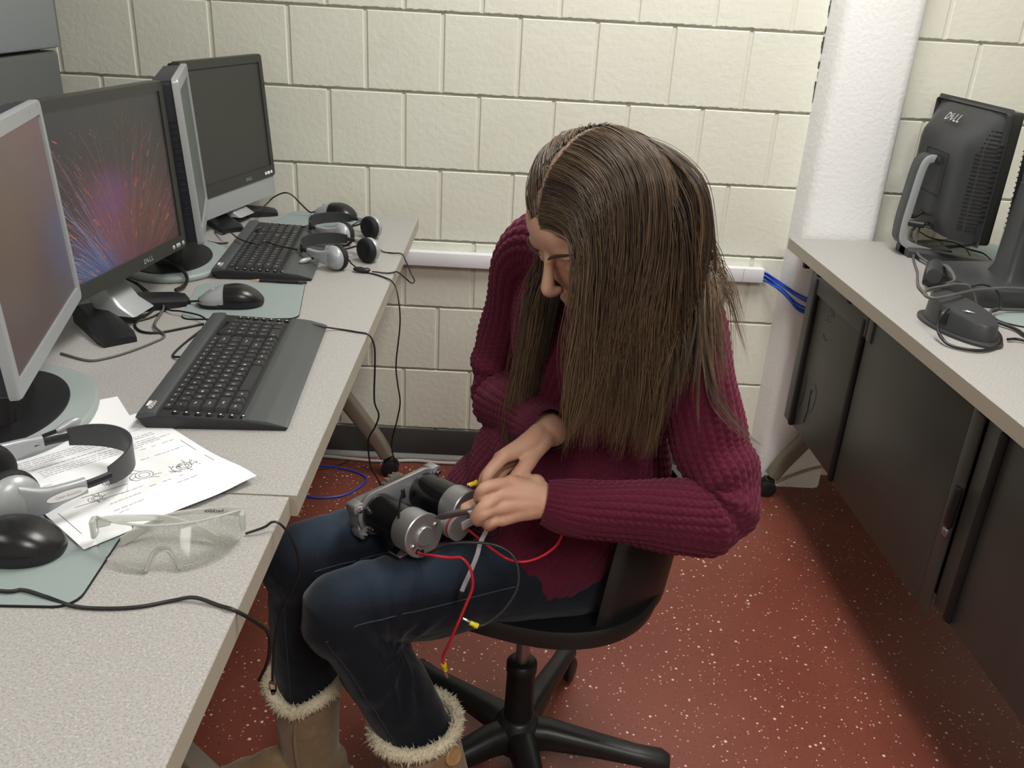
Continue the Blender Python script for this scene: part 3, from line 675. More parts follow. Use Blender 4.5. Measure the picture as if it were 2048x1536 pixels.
M['satin'] = mat('satin_black', (0.011, 0.011, 0.012), 0.27)
def make_mouse(label, loc, rz):
    t = thing('computer_mouse', label, 'mouse', loc, rz, 'black computer mice on the left table')
    L = 0.0615
    def hw(s): return 0.033*(max(0.0, 1-abs(s)**3.2))**0.5*(1-0.10*math.exp(-((s+0.25)/0.35)**2))
    def ht(s): return 0.010+0.031*max(0.0, 1-((s-0.16)/ (1.16 if s < 0.16 else 0.86))**2)**0.85
    N = 40; K = 22
    def shell(s0, s1, z_lo, z_hi, off=0.0, m=0, cap=True):
        rings = []
        for i in range(N+1):
            s = s0+(s1-s0)*i/N; w = hw(s)+off; h = ht(s)+off; ring = []
            for k in range(K+1):
                a = PI*k/K; cy, sz = math.cos(a), math.sin(a)
                y = w*math.copysign(abs(cy)**0.75, cy); z = z_lo+(h-z_lo)*abs(sz)**0.85
                ring.append((s*L, y, min(z, z_hi(s) if z_hi else 9)))
            rings.append(ring)
        b = MB(); b.loft(rings, m, True, True); return b
    b = MB(); rings = []
    for sc, z in ((0.94, 0.0006), (0.99, 0.004), (1.0, 0.009), (0.985, 0.0135)):
        ring = []
        for k in range(48):
            a = 2*PI*k/48; s = math.cos(a)*0.995; ring.append((s*L*sc, math.copysign(hw(s), math.sin(a))*sc if abs(math.sin(a)) > 0.01 else 0, z))
        rings.append(ring)
    b.loft(rings); b.build('base', 'black', t, 50)
    shell(-0.18, 0.992, 0.008, None, -0.0004).build('palm_shell', M['satin'], t, 60)
    shell(-0.99, -0.19, 0.0085, None, 0.0).build('button_cover', 'silver', t, 60)
    b = MB(); b.lathe([(0.003, -0.004), (0.008, -0.0038), (0.0092, -0.001), (0.0092, 0.001), (0.008, 0.0038), (0.003, 0.004)], 18, 0, TR(-0.031, 0, 0.0245) @ RX(PI/2)); b.build('scroll_wheel', 'silverlight', t)
    return t
m1 = make_mouse('black and silver mouse on the pad between the two keyboards', (-0.126, -0.887, ZT+0.0035), r_(11))
for (loc, rz, lab) in (((-0.062, -0.160, ZT+0.0035), -19, 'black and silver mouse farthest from the viewer, by the block wall'), ((-0.126, -1.700, ZT+0.0035), 4, 'black mouse nearest the viewer, cut off by the left picture edge')):
    c = copy_tree(m1); c.location = loc; c.rotation_euler = (0, 0, r_(rz)); c['label'] = lab
    if rz < 0: far_mouse = c

# ---------------------------------------------------------------- headsets
def make_headset(label, loc, rz, boom_side=1, boom=(0.05, 0.052, 0.012), roll=0.0):
    t = thing('headset', label, 'headset', loc, rz, 'black and silver headsets with microphone booms')
    t.rotation_euler = (roll, 0, rz); zc = 0.031
    rings = []
    for i in range(33):
        a = -1.22+2.44*i/32; c, s = math.cos(a), math.sin(a)
        p = Vector((0.072*c-0.01, 0.070*s, zc)); n = Vector((c/0.072, s/0.070, 0)).normalized(); w = 0.0135*(1-0.30*abs(a/1.22)**3)
        rings.append([p+n*0.0012+Vector((0, 0, w)), p-n*0.0012+Vector((0, 0, w)), p-n*0.0012-Vector((0, 0, w)), p+n*0.0012-Vector((0, 0, w))])
    b = MB(); b.loft(rings); b.build('headband', 'charcoal', t, 35)
    for sgn in (-1, 1):
        b = MB(); b.tube(spline([(0.016, sgn*0.0655, zc), (-0.002, sgn*0.069, zc), (-0.022, sgn*0.070, zc)], 4), 0.0045, 8, flat=1.0); b.build('slider', 'black', t)
        b = MB(); rings = []
        P = spline([(-0.012, sgn*0.0705, zc), (-0.035, sgn*0.072, zc), (-0.055, sgn*0.070, zc-0.002), (-0.075, sgn*0.062, zc-0.002)], 5)
        for i, p in enumerate(P):
            tt = i/(len(P)-1); rings.append([p+Vector((0, q[0], q[1])) for q in rrect(0.011, 0.016+0.022*tt**2, 0.004, 3)])
        b.loft(rings); b.build('arm', 'silver', t, 50)
        cx, cy = -0.078, sgn*0.052
        b = MB(); b.lathe([(0.001, 0.017), (0.010, 0.0165), (0.020, 0.013), (0.0265, 0.005), (0.0275, 0.0), (0.026, -0.004), (0.001, -0.004)], 28, 0, TR(cx, cy, zc-0.003) @ RX(-sgn*PI/2)); b.build('ear_cup', 'silver', t, 50)
        b = MB(); b.lathe([(0.001, -0.004), (0.026, -0.004), (0.0285, -0.008), (0.0285, -0.014), (0.025, -0.019), (0.017, -0.0205), (0.012, -0.016), (0.001, -0.0155)], 28, 0, TR(cx, cy, zc-0.003) @ RX(-sgn*PI/2)); b.build('ear_cushion', 'rubber', t, 60)
    s = boom_side
    b = MB(); b.tube(spline([(-0.080, s*0.070, zc-0.003), (-0.055, s*0.074, zc-0.003), (-0.035, s*0.075, zc-0.002)], 5), [0.007]*4+[0.006]*3+[0.0045]*4, 10); b.build('boom_hinge', 'silver', t)
    tip = Vector(boom); p0 = Vector((-0.036, s*0.075, zc-0.002)); mid = p0.lerp(tip, 0.5)+Vector((0, s*0.004, 0.0)); d = (tip-p0).normalized()
    b = MB(); b.tube(spline([p0, mid, tip], 6), 0.0024, 8); b.build('microphone_boom', 'black', t)
    b = MB(); b.tube([tip-d*0.004, tip, tip+d*0.003, tip+d*0.012, tip+d*0.022, tip+d*0.027], [0.003, 0.0045, 0.0045, 0.0062, 0.005, 0.001], 12); b.build('microphone', 'silver', t)
    return t
h1 = make_headset('black and silver headset lying on the printed sheets at the left picture edge', (-0.112, -1.562, ZT+0.003), r_(45), 1, (0.010, 0.077, 0.037)); h1.scale = (1.05, 0.95, 1.22)
b = MB(); X = frame3((-0.034, -0.0790, 0.031), (1, 0.02, 0), (0, 0, 1)); b.prism(ellipse(0.021, 0.0042, 28), 0, 0.0006, 0, 0, X); st = b.build('badge', 'white', h1, 0)
text_mb('Cyber Acoustics', 0.0040, 0, X @ TR(0.001, 0, 0.0008)).build('lettering', 'greyprint', st, 0)
h2 = make_headset('black and silver headset leaning on the far keyboard, in front of the other headset', (-0.006, -0.531, ZT), r_(141), -1, (-0.030, 0.083, 0.020))
h3 = copy_tree(h2); h3.location = (-0.030, -0.330, ZT); h3.rotation_euler = (0, 0, r_(143)); h3['label'] = 'black and silver headset behind the other one, between the far keyboard and the far mouse'

# ---------------------------------------------------------------- printed sheets
M['paper'] = mat('white_paper', (0.84, 0.85, 0.87), 0.7)
M['ink'] = mat('grey_ink', (0.30, 0.31, 0.36), 0.8)
M['ink2'] = mat('dark_ink', (0.12, 0.12, 0.13), 0.8)
def sheet(label, corner, ex, ey, z, curl, seed, draw=True):
    """corner at the page's lower left; ex along the 0.216 side, ey along the 0.279 side"""
    t = thing('printed_sheet', label, 'paper', (corner[0], corner[1], z), 0, 'printed sheets on the left table')
    ex = Vector((*ex, 0)).normalized(); ey = Vector((*ey, 0)).normalized()
    def P(u, v, dz=0.0):
        q = ex*u+ey*v; return Vector((q.x, q.y, curl(u/0.216, v/0.279)+dz))
    b = MB(); n, m = 18, 22; vs = [P(0.216*i/n, 0.279*j/m) for j in range(m+1) for i in range(n+1)]
    b.add(vs, [(j*(n+1)+i, j*(n+1)+i+1, (j+1)*(n+1)+i+1, (j+1)*(n+1)+i) for j in range(m) for i in range(n)])
    vs2 = [v-Vector((0, 0, 0.00025)) for v in vs]; b.add(vs2, [(j*(n+1)+i, (j+1)*(n+1)+i, (j+1)*(n+1)+i+1, j*(n+1)+i+1) for j in range(m) for i in range(n)])
    b.build('sheet', 'paper', t, 60)
    rnd = random.Random(seed); c = MB(); e = 0.0003
    def word(u, v, l, h=0.0011, m=0):
        k = max(1, int(l/0.010)); 
        for q in range(k):
            u0, u1 = u+l*q/k, u+l*(q+1)/k
            c.add([P(u0, v, e), P(u1, v, e), P(u1, v+h, e), P(u0, v+h, e)], [(0, 1, 2, 3)], m)
    def stroke(pts, w=0.0004, m=1):
        P2 = [Vector(p) for p in pts]; L = []
        for i, p in enumerate(P2):
            d = (P2[min(i+1, len(P2)-1)]-P2[max(i-1, 0)]); d.normalize(); n_ = Vector((-d.y, d.x))*w
            L += [P(p.x-n_.x, p.y-n_.y, e), P(p.x+n_.x, p.y+n_.y, e)]
        c.add(L, [(2*i, 2*i+1, 2*i+3, 2*i+2) for i in range(len(P2)-1)], m)
    def ring(u, v, r, a0=0, a1=2*PI, m=1, w=0.0004, sq=1.0): stroke([(u+r*math.cos(a0+(a1-a0)*k/24), v+r*sq*math.sin(a0+(a1-a0)*k/24)) for k in range(25)], w, m)
    def text(v, u0, u1, dens=1.0):
        u = u0
        while u < u1:
            l = rnd.uniform(0.003, 0.009)
            if rnd.random() < dens: word(u, v, min(l, u1-u))
            u += l+0.0016
    if draw:
        v = 0.235
        for k in range(4): text(v, 0.022, 0.022+rnd.uniform(0.10, 0.165)); v -= 0.0052
        v -= 0.004
        for k in range(2): text(v, 0.030, 0.19); v -= 0.0052
        v -= 0.004
        for k in range(4): text(v, 0.034, 0.034+rnd.uniform(0.12, 0.16)); v -= 0.0052
        for (u, w_, r) in ((0.050, 0.135, 0.0085), (0.125, 0.108, 0.0105), (0.172, 0.096, 0.0095), (0.058, 0.092, 0.006), (0.086, 0.118, 0.005)):
            ring(u, w_, r); ring(u, w_, r*0.62); ring(u-r*0.8, w_, r*0.9, 1.8, 4.6)
            for q in range(5): a = rnd.uniform(0, 6.28); stroke([(u+r*math.cos(a), w_+r*math.sin(a)), (u+r*1.9*math.cos(a+.3), w_+r*1.9*math.sin(a+.3))])
        for k in range(26):
            u, w_ = rnd.uniform(0.155, 0.190), rnd.uniform(0.087, 0.105); stroke([(u, w_), (u+rnd.uniform(-.006, .006), w_+rnd.uniform(-.006, .006))])
        stroke([(0.024, 0.148), (0.024, 0.158), (0.034, 0.158)]); stroke([(0.03, 0.088), (0.09, 0.083), (0.10, 0.10), (0.045, 0.104)])
        for (w_, a_, c_) in ((0.082, 0.06, 0.11), (0.075, 0.115, 0.16), (0.068, 0.062, 0.10), (0.060, 0.12, 0.17), (0.050, 0.058, 0.10), (0.146, 0.14, 0.20), (0.172, 0.14, 0.20), (0.19, 0.16, 0.205), (0.205, 0.165, 0.20), (0.042, 0.055, 0.085)): text(w_, a_, c_, 0.75)
        stroke([(0.0115, 0.088), (0.0115, 0.03)], 0.0003); stroke([(0.206, 0.165), (0.206, 0.125)], 0.0003); stroke([(0.206, 0.105), (0.206, 0.08)], 0.0003)
    else:
        text(0.262, 0.15, 0.17); text(0.255, 0.155, 0.168); text(0.245, 0.05, 0.07)
    c.build('print', ['ink', 'ink2'], t, 0)
B0 = (-0.048, -1.692)
def curl1(u, v):
    lift = 0.010*math.exp(-((u-1)**2+(v-0.05)**2)/0.05)+0.005*math.exp(-((u-0.55)**2)/0.08)*math.exp(-(v/0.25)**2)
    return 0.0052*max(0.0, 1-u*1.2)*(1 if v < 0.75 else 0.6)+0.0008+lift
sheet('printed sheet with text and small round drawings under the near headset', B0, (0.147, 0.168), (-0.168, 0.147), ZT, curl1, 5)
sheet('blank-looking printed sheet underneath, its edge showing behind the near headset', (-0.190, -1.655), (0.140, 0.098), (-0.098, 0.140), ZT+0.0002, lambda u, v: 0.0042*max(0, 1-v*2.2)*max(0, 1-u*1.5)+0.0002, 9, False)

# ---------------------------------------------------------------- safety glasses
M['poly'] = mat('clear_polycarbonate', (0.93, 0.95, 0.93), 0.05, trans=1.0, ior=1.2, spec=0.5)
M['frost'] = mat('milky_clear_plastic', (0.80, 0.81, 0.78), 0.25, trans=0.62, ior=1.3)
t = thing('safety_glasses', 'clear plastic safety glasses with folded temples on the near table edge', 'glasses', (0.036, -1.664, ZT), r_(10))
def lens_pt(a, v, off=0.0):
    # a -1..1 across, v 0 bottom..1 top ; front bulges to -y
    th = a*1.38; x = (0.079+off)*math.sin(th); y = -(0.070+off)*math.cos(th)+0.010
    sag = 0.0
    zb = 0.0015+0.018*abs(a)**2.2; zt = 0.042-0.010*abs(a)**3
    z = zb+(zt-zb)*v; y += 0.030*(v)*(math.cos(th)**0.5 if math.cos(th) > 0 else 0)
    return Vector((x, y, z))
b = MB(); n, m = 60, 10
def notch(a): return max(0.0, 0.48*(1-(abs(a)/0.15)**2)) if abs(a) < 0.15 else 0.0
A = [lens_pt(-1+2*i/n, notch(-1+2*i/n)+(1-notch(-1+2*i/n))*j/m) for j in range(m+1) for i in range(n+1)]
C = [lens_pt(-1+2*i/n, notch(-1+2*i/n)+(1-notch(-1+2*i/n))*j/m, -0.0018) for j in range(m+1) for i in range(n+1)]
Q = [(j*(n+1)+i, j*(n+1)+i+1, (j+1)*(n+1)+i+1, (j+1)*(n+1)+i) for j in range(m) for i in range(n)]
o_ = len(A); b.add(A+C, Q+[tuple(q+o_ for q in f[::-1]) for f in Q]+[(i, i+o_, i+1+o_, i+1) for i in range(n)]+[(m*(n+1)+i, m*(n+1)+i+1, m*(n+1)+i+1+o_, m*(n+1)+i+o_) for i in range(n)]+[(j*(n+1), (j+1)*(n+1), (j+1)*(n+1)+o_, j*(n+1)+o_) for j in range(m)]+[(j*(n+1)+n, j*(n+1)+n+o_, (j+1)*(n+1)+n+o_, (j+1)*(n+1)+n) for j in range(m)])
b.build('lens', 'poly', t, 60)
for nm, edge in (('lens_rim', 1.0), ):
    b = MB(); b.tube([lens_pt(-1+2*i/40, 1.0, -0.0009) for i in range(41)], 0.0014, 8); b.build('brow_bar', 'frost', t, 60)
b = MB(); b.tube(spline([lens_pt(-0.16, 0.02, -0.003), lens_pt(-0.11, 0.34, -0.004), lens_pt(-0.05, 0.47, -0.005), lens_pt(0.05, 0.47, -0.005), lens_pt(0.11, 0.34, -0.004), lens_pt(0.16, 0.02, -0.003)], 5), 0.0016, 8, flat=1.8); b.build('nose_bridge', 'frost', t, 60)
for s in (-1, 1):
    hx, hy = s*0.0775, 0.0
    b = MB(); b.box((hx, hy-0.002, 0.026), (0.006, 0.014, 0.022), 0.002); b.build('hinge', 'frost', t)
    # temples folded behind the lens, crossing
    P = spline([(hx, 0.006+0.004*s, 0.029), (hx-s*0.03, 0.014+0.004*s, 0.028), (hx-s*0.075, 0.016+0.004*s, 0.024), (hx-s*0.105, 0.008+0.004*s, 0.014), (hx-s*0.130, -0.006+0.004*s, 0.006)], 6)
    rings = []
    for i, p in enumerate(P):
        tt = i/(len(P)-1); hh = 0.013*(1-0.45*math.sin(PI*min(1, tt*1.1))**2); d = (P[min(i+1, len(P)-1)]-P[max(i-1, 0)]).normalized(); nn = Vector((-d.y, d.x, 0)).normalized()
        rings.append([p+nn*q[0]+Vector((0, 0, q[1])) for q in rrect(0.0024, hh, 0.001, 2)])
    b = MB(); b.loft(rings); tp = b.build('temple', 'frost', t, 50)
    if s == 1:
        w_ = text_mb('Checklite', 0.0068, 0, frame3((0.047, 0.0162, 0.0285), (-1, 0.10, 0), (0, 0, 1)))
        w_.build('lettering', 'rubber', tp, 0)

# pencil
t = thing('pencil', 'thin dark pencil lying along the front edge of the far keyboard', 'pencil', (-0.076, -0.741, ZT+0.0035)); t.rotation_euler = (0, 0, r_(1.5))
b = MB(); b.tube([(-0.035, 0, 0.0035), (0.045, 0, 0.0035)], 0.0035, 6); b.build('barrel', 'rubber', t, 20)
b = MB(); b.tube([(-0.035, 0, 0.0035), (-0.053, 0, 0.0035)], [0.0034, 0.0010], 8); b.build('sharpened_tip', 'wood', t)
b = MB(); b.tube([(0.045, 0, 0.0035), (0.055, 0, 0.0035), (0.0555, 0, 0.0035), (0.062, 0, 0.0035)], [0.0038, 0.0038, 0.0033, 0.0033], 10); b.build('ferrule', 'charcoal', t)

# ---------------------------------------------------------------- cables on and below the left table
zt = ZT+0.0022
def up(pts, lo=0.0): return [(p[0], p[1], max(p[2], ZT+0.0024)) if len(p) == 3 else (p[0], p[1], zt) for p in pts]
cable('mouse_cord', [(-0.186, -0.899, 0.812), (-0.203, -0.896, 0.809), (-0.228, -0.898, 0.806), (-0.237, -0.93, zt), (-0.249, -0.976, zt), (-0.278, -1.004, zt), (-0.314, -1.011, zt), (-0.357, -1.009, zt)], 0.0021, 'cable', 'black cord running left from the mouse between the keyboards')
cable('keyboard_cord', [(-0.135, -1.0, 0.812), (-0.160, -0.972, 0.811), (-0.20, -0.951, 0.809), (-0.229, -0.937, 0.806), (-0.269, -0.88, zt), (-0.313, -0.823, zt), (-0.329, -0.83, 0.82)], 0.0018, 'cable', 'thin black cord crossing the mouse pad corner behind the near keyboard')
cable('display_cable', [(-0.342, -0.84, 0.83), (-0.324, -0.828, 0.812), (-0.277, -0.889, zt), (-0.259, -0.929, zt), (-0.26, -0.97, zt), (-0.262, -1.009, zt), (-0.239, -1.043, zt), (-0.208, -1.046, zt), (-0.174, -1.019, zt), (-0.146, -0.992, zt)], 0.0024, 'cable', 'black cable looping beside the V-shaped monitor foot to the mouse pad corner')
cable('power_cable', [(-0.31, -0.832, zt), (-0.266, -0.888, 0.807), (-0.238, -0.934, 0.808), (-0.223, -1.019, 0.806), (-0.192, -1.058, zt), (-0.199, -1.091, zt), (-0.222, -1.137, zt), (-0.247, -1.169, zt), (-0.271, -1.18, zt), (-0.324, -1.157, zt)], 0.0023, 'greycable', 'grey black cable running from the V-shaped foot under the silver monitor')
cable('keyboard_cord', [(-0.123, -1.02, 0.808), (-0.131, -1.028, 0.809), (-0.145, -1.066, zt), (-0.149, -1.121, zt), (-0.146, -1.146, zt), (-0.128, -1.16, 0.807)], 0.0020, 'cable', 'black cord bent along the rear ridge of the near keyboard')
cable('display_cable', [(-0.32, -0.735, 0.84), (-0.304, -0.738, 0.838), (-0.272, -0.752, 0.832), (-0.251, -0.768, 0.818), (-0.243, -0.80, 0.810), (-0.252, -0.832, 0.808)], 0.0036, 'cable', 'thick black cable arching over the oval base of the edge-on monitor')
cable('mouse_cord', [(-0.121, -0.142, 0.813), (-0.131, -0.16, 0.815), (-0.154, -0.168, 0.84), (-0.174, -0.169, 0.86), (-0.194, -0.171, 0.865), (-0.224, -0.162, 0.85), (-0.240, -0.165, 0.835), (-0.243, -0.25, 0.830)], 0.0021, 'cable', 'black cord rising in an arch from the farthest mouse')
cable('headset_cord', [(-0.322, -0.36, zt), (-0.285, -0.42, 0.812), (-0.253, -0.46, 0.829), (-0.212, -0.527, 0.8335), (-0.168, -0.559, 0.833), (-0.15, -0.535, 0.832), (-0.122, -0.552, 0.830), (-0.089, -0.56, 0.827), (-0.070, -0.575, 0.829)], 0.0018, 'cable', 'thin black cord lying across the keys of the far keyboard')
cable('power_cable', [(-0.31, -0.45, zt), (-0.296, -0.457, zt), (-0.278, -0.463, zt), (-0.262, -0.452, zt)], 0.0022, 'cable', 'short piece of black cable behind the far keyboard by the silver bezel')
cable('headset_cord', [(0.052, -0.612, 0.822), (0.06, -0.619, 0.815), (0.085, -0.627, zt), (0.109, -0.64, zt), (0.138, -0.663, zt), (0.156, -0.690, 0.803), (0.170, -0.715, 0.788), (0.178, -0.73, 0.728), (0.170, -0.735, 0.635), (0.173, -0.735, 0.587), (0.178, -0.73, 0.539), (0.170, -0.72, 0.489), (0.155, -0.70, 0.418), (0.159, -0.68, 0.36), (0.164, -0.66, 0.30), (0.17, -0.60, 0.20)], 0.0017, 'cable', 'thin black headset cord hanging off the table edge, the farther of two')
cable('headset_cord', [(0.060, -0.44, 0.825), (0.086, -0.455, 0.815), (0.105, -0.46, zt), (0.127, -0.469, zt), (0.152, -0.478, 0.8035), (0.163, -0.49, 0.790), (0.176, -0.50, 0.765), (0.186, -0.515, 0.752), (0.181, -0.535, 0.752), (0.170, -0.57, 0.775), (0.158, -0.610, 0.800), (0.150, -0.627, 0.8035), (0.137, -0.629, zt), (0.105, -0.633, zt+0.003)], 0.0017, 'cable', 'thin black headset cord looping out over the table corner')
t = thing('volume_control', 'small oval black inline volume control beside the far headset', 'remote', (0.082, -0.628, ZT+0.001), r_(-8))
b = MB(); b.loft([[(x, q[0]*s_, 0.006+q[1]*s_) for q in ellipse(0.009, 0.0055, 16)] for x, s_ in ((-0.019, 0.3), (-0.016, 0.75), (-0.008, 1), (0.008, 1), (0.016, 0.75), (0.019, 0.3))]); b.build('control_body', 'black', t)
b = MB(); b.box((0.006, 0, 0.0116), (0.008, 0.003, 0.0006), 0.0002); b.build('mark', 'greyprint', t)
cable('audio_cable', [(0.045, -0.994, 0.8125), (0.073, -0.994, 0.8085), (0.098, -0.985, zt), (0.132, -0.995, zt), (0.153, -1.0, 0.800), (0.163, -1.0, 0.78), (0.164, -1.0, 0.741), (0.162, -1.0, 0.67), (0.17, -1.0, 0.639), (0.162, -1.0, 0.612), (0.15, -1.0, 0.585), (0.153, -1.0, 0.53), (0.17, -1.0, 0.492), (0.185, -0.99, 0.43), (0.19, -0.97, 0.33)], 0.0017, 'cable', 'thin black cable from the near keyboard hanging off the table edge')
cable('headset_cord', [(-0.20, -1.755, 0.806), (-0.098, -1.767, 0.806), (-0.077, -1.764, 0.806), (-0.05, -1.772, 0.805), (-0.018, -1.781, zt), (0.016, -1.782, zt), (0.045, -1.777, zt), (0.072, -1.766, zt), (0.094, -1.763, 0.805), (0.12, -1.77, zt), (0.138, -1.776, 0.8015), (0.155, -1.765, 0.778), (0.162, -1.75, 0.75), (0.155, -1.735, 0.705), (0.138, -1.72, 0.66)], 0.0021, 'cable', 'black headset cord crossing the near table below the safety glasses')
cable('audio_cable', [(0.112, -1.645, zt+0.001), (0.131, -1.638, 0.808), (0.140, -1.632, 0.812), (0.149, -1.631, 0.808), (0.158, -1.628, 0.79), (0.163, -1.62, 0.759), (0.164, -1.62, 0.738), (0.156, -1.62, 0.712), (0.142, -1.62, 0.681), (0.130, -1.62, 0.638), (0.124, -1.62, 0.591), (0.122, -1.62, 0.565)], 0.0016, 'cable', 'black cable coming from under the safety glasses and hanging off the near table')

t = thing('cable_plug', 'small clear plug on the end of the cord hanging beside the table edge', 'plug', (0.122, -1.62, 0.556))
b = MB(); b.box((0, 0, 0), (0.009, 0.007, 0.014), 0.001); b.build('plug_body', 'poly', t, 20)
b = MB(); b.tube([(0, 0, -0.007), (0, 0, -0.012)], 0.003, 10); b.build('plug_tip', 'greycable', t)
# cords belong to the devices they come from
def adopt(o, par, name='cord'):
    bpy.context.view_layer.update(); o.parent = par; o.matrix_parent_inverse = par.matrix_world.inverted(); o.name = name
    for k in ('label', 'category', 'group'):
        if k in o: del o[k]
for o in list(COL.objects):
    if o.parent or not o.get('label'): continue
    l = o['label']
    for key, par in (('cord running left from the mouse', m1), ('arch from the farthest mouse', far_mouse), ('crossing the mouse pad corner', kb), ('bent along the rear ridge', kb),
                     ('hanging off the table edge, the farther', h2), ('looping out over the table corner', h3), ('lying across the keys', h2), ('crossing the near table', h1)):
        if key in l and o.type == 'MESH': adopt(o, par); break
# floor under the left table
cable('network_cable', [(-0.25, -0.26, 0.004), (-0.17, -0.274, 0.004), (-0.109, -0.285, 0.004), (-0.041, -0.263, 0.004), (0.001, -0.202, 0.004), (0.005, -0.157, 0.004), (-0.026, -0.129, 0.004), (-0.067, -0.111, 0.004), (-0.132, -0.098, 0.004), (-0.20, -0.105, 0.004)], 0.0030, 'bluecable', 'loop of blue network cable on the red floor under the left table')
cable('power_cable', [(-0.5, -0.035, 0.006), (-0.175, -0.040, 0.006), (-0.063, -0.049, 0.006), (0.034, -0.056, 0.006), (0.142, -0.042, 0.006), (0.238, -0.048, 0.006), (0.5, -0.04, 0.006), (0.83, -0.045, 0.006)], 0.0055, 'whitecable', 'white cable lying on the floor along the dark baseboard')
cable('thin_cable', [(-0.3, -0.16, 0.003), (-0.143, -0.118, 0.003), (-0.075, -0.071, 0.003), (-0.051, -0.036, 0.003)], 0.0016, 'cable', 'thin dark cable on the floor near the left table caster')
b = MB(); b.box((0.955, -0.068, 0.004), (0.11, 0.016, 0.007), 0.001, rot=RZ(-0.2)); tag(b.build('wooden_stick', 'wood', None, 0), 'pale wooden stick on the floor by the baseboard behind the person', 'stick')
cable('thin_cable', [(1.18, -0.105, 0.006), (1.265, -0.098, 0.014), (1.33, -0.094, 0.045), (1.40, -0.093, 0.075), (1.47, -0.08, 0.08)], 0.0045, 'tan', 'tan cable rising against the foot of the white pilaster')

# ---------------------------------------------------------------- right table clutter
t = thing('usb_hub', 'round black hub box with a white mark at the front of the right table', 'hub', (1.318, -0.812, ZT), r_(15))
b = MB(); b.prism(ellipse(0.052, 0.108, 40), 0, 0.007, 0.0025); b.build('base_flange', 'charcoal', t)
b = MB(); b.loft([[(p[0], p[1], z+(0.012*(p[1]/0.09) if z > 0.02 else 0)) for p in ellipse(a_, c_, 40)] for z, a_, c_ in ((0.006, 0.046, 0.090), (0.046, 0.043, 0.086), (0.050, 0.040, 0.083))]); b.build('hub_body', 'charcoal', t, 40)
b = MB(); b.box((-0.0445, 0.0, 0.030), (0.006, 0.024, 0.026), 0.002, rot=RZ(0.0)); b.build('socket', 'rubber', t)
b = MB(); b.add([(-0.022, -0.018, 0.0500), (-0.012, -0.030, 0.0490), (-0.009, -0.022, 0.0498), (-0.002, -0.034, 0.0485), (-0.012, -0.018, 0.0502), (-0.015, -0.024, 0.0497)], [(0, 1, 2, 3, 4, 5)]); b.build('mark', 'white', t, 0)
R = [('r1', [(1.492, -0.16, 0.86), (1.486, -0.156, 0.845), (1.48, -0.186, 0.825), (1.462, -0.279, 0.813), (1.465, -0.336, 0.81), (1.455, -0.401, 0.822), (1.396, -0.56, 0.862), (1.366, -0.66, 0.862), (1.33, -0.70, 0.862)], .0042, 'greycable', 'thick grey cable curving down from the curved monitor stand'),
 ('r2', [(1.508, -0.152, 0.87), (1.487, -0.193, 0.84), (1.453, -0.271, 0.806), (1.407, -0.404, .804), (1.377, -0.476, .804), (1.355, -0.535, .805), (1.345, -0.60, .805)], .0030, 'greycable', 'grey cable along the table in front of the curved monitor stand'),
 ('r3', [(1.522, -0.128, 0.84), (1.569, -0.110, 0.82), (1.60, -0.216, 0.830), (1.60, -0.295, 0.806), (1.597, -0.347, 0.806)], .0017, 'cable', 'thin black cable crossing the foot of the curved stand'),
 ('r4', [(1.629, -0.146, 0.812), (1.641, -0.185, .812), (1.66, -0.217, .812), (1.65, -0.279, .812), (1.639, -0.341, .808)], .0022, 'cable', 'black cable over the mouse pad behind the black monitor'),
 ('r5', [(1.555, -0.690, 0.85), (1.499, -0.690, 0.858), (1.436, -0.710, 0.862), (1.37, -0.740, 0.864), (1.299, -0.790, 0.866), (1.256, -0.81, 0.864), (1.243, -0.795, 0.864), (1.262, -0.76, 0.866), (1.306, -0.736, 0.868), (1.345, -0.717, 0.868), (1.376, -0.714, 0.86), (1.397, -0.72, 0.82)], .0034, 'greycable', 'grey cable looped over the top of the round hub box'),
 ('r6', [(1.266, -0.853, 0.858), (1.249, -0.866, 0.85), (1.243, -0.871, 0.83), (1.243, -0.888, 0.815), (1.250, -0.915, .806), (1.277, -0.936, .805), (1.313, -0.934, .805), (1.357, -0.900, .805), (1.383, -0.852, .805), (1.394, -0.804, .805), (1.393, -0.76, .805)], .0034, 'cable', 'black cable hanging from the hub box and curling round its base'),
 ('r7', [(1.372, -0.82, 0.83), (1.434, -0.714, .815), (1.489, -0.690, .81), (1.60, -0.68, .81)], .0034, 'greycable', 'grey cable leaving the hub box to the right'),
 ('r8', [(1.395, -0.745, .81), (1.437, -0.801, .806), (1.441, -0.847, .806), (1.47, -0.92, .806)], .0036, 'cable', 'black cable right of the hub box, the uppermost of two'),
 ('r9', [(1.388, -0.87, .806), (1.41, -0.866, .806), (1.428, -0.884, .806), (1.45, -0.95, .806)], .0030, 'cable', 'black cable right of the hub box, the lowest of two'),
 ('r10', [(1.376, -0.716, 0.865), (1.415, -0.69, 0.862), (1.446, -0.69, 0.85), (1.455, -0.70, 0.83), (1.45, -0.71, 0.815), (1.412, -0.727, 0.81)], .0020, 'cable', 'thin black cable arching behind the hub box')]
for (_, p, rr, mm, lab) in R: cable('loose_cable', p, rr, mm, lab, group='loose cables on the right table')
for (x, y, a_, b_, lab) in ((1.70, -0.165, 0.14, 0.10, 'grey green mouse pad on the right table behind the black monitors'), (1.535, -0.735, 0.10, 0.055, 'grey green pad on the right table beside the hub box')):
    t = thing('mouse_pad', lab, 'mouse pad', (x, y, ZT), 0)
    b = MB(); b.prism(ellipse(a_, b_, 40), 0, 0.003); b.build('rubber_backing', 'rubber', t, 0)
    b = MB(); b.prism(ellipse(a_-0.0005, b_-0.0005, 40), 0.003, 0.004); b.build('cloth_top', 'pad', t, 0)
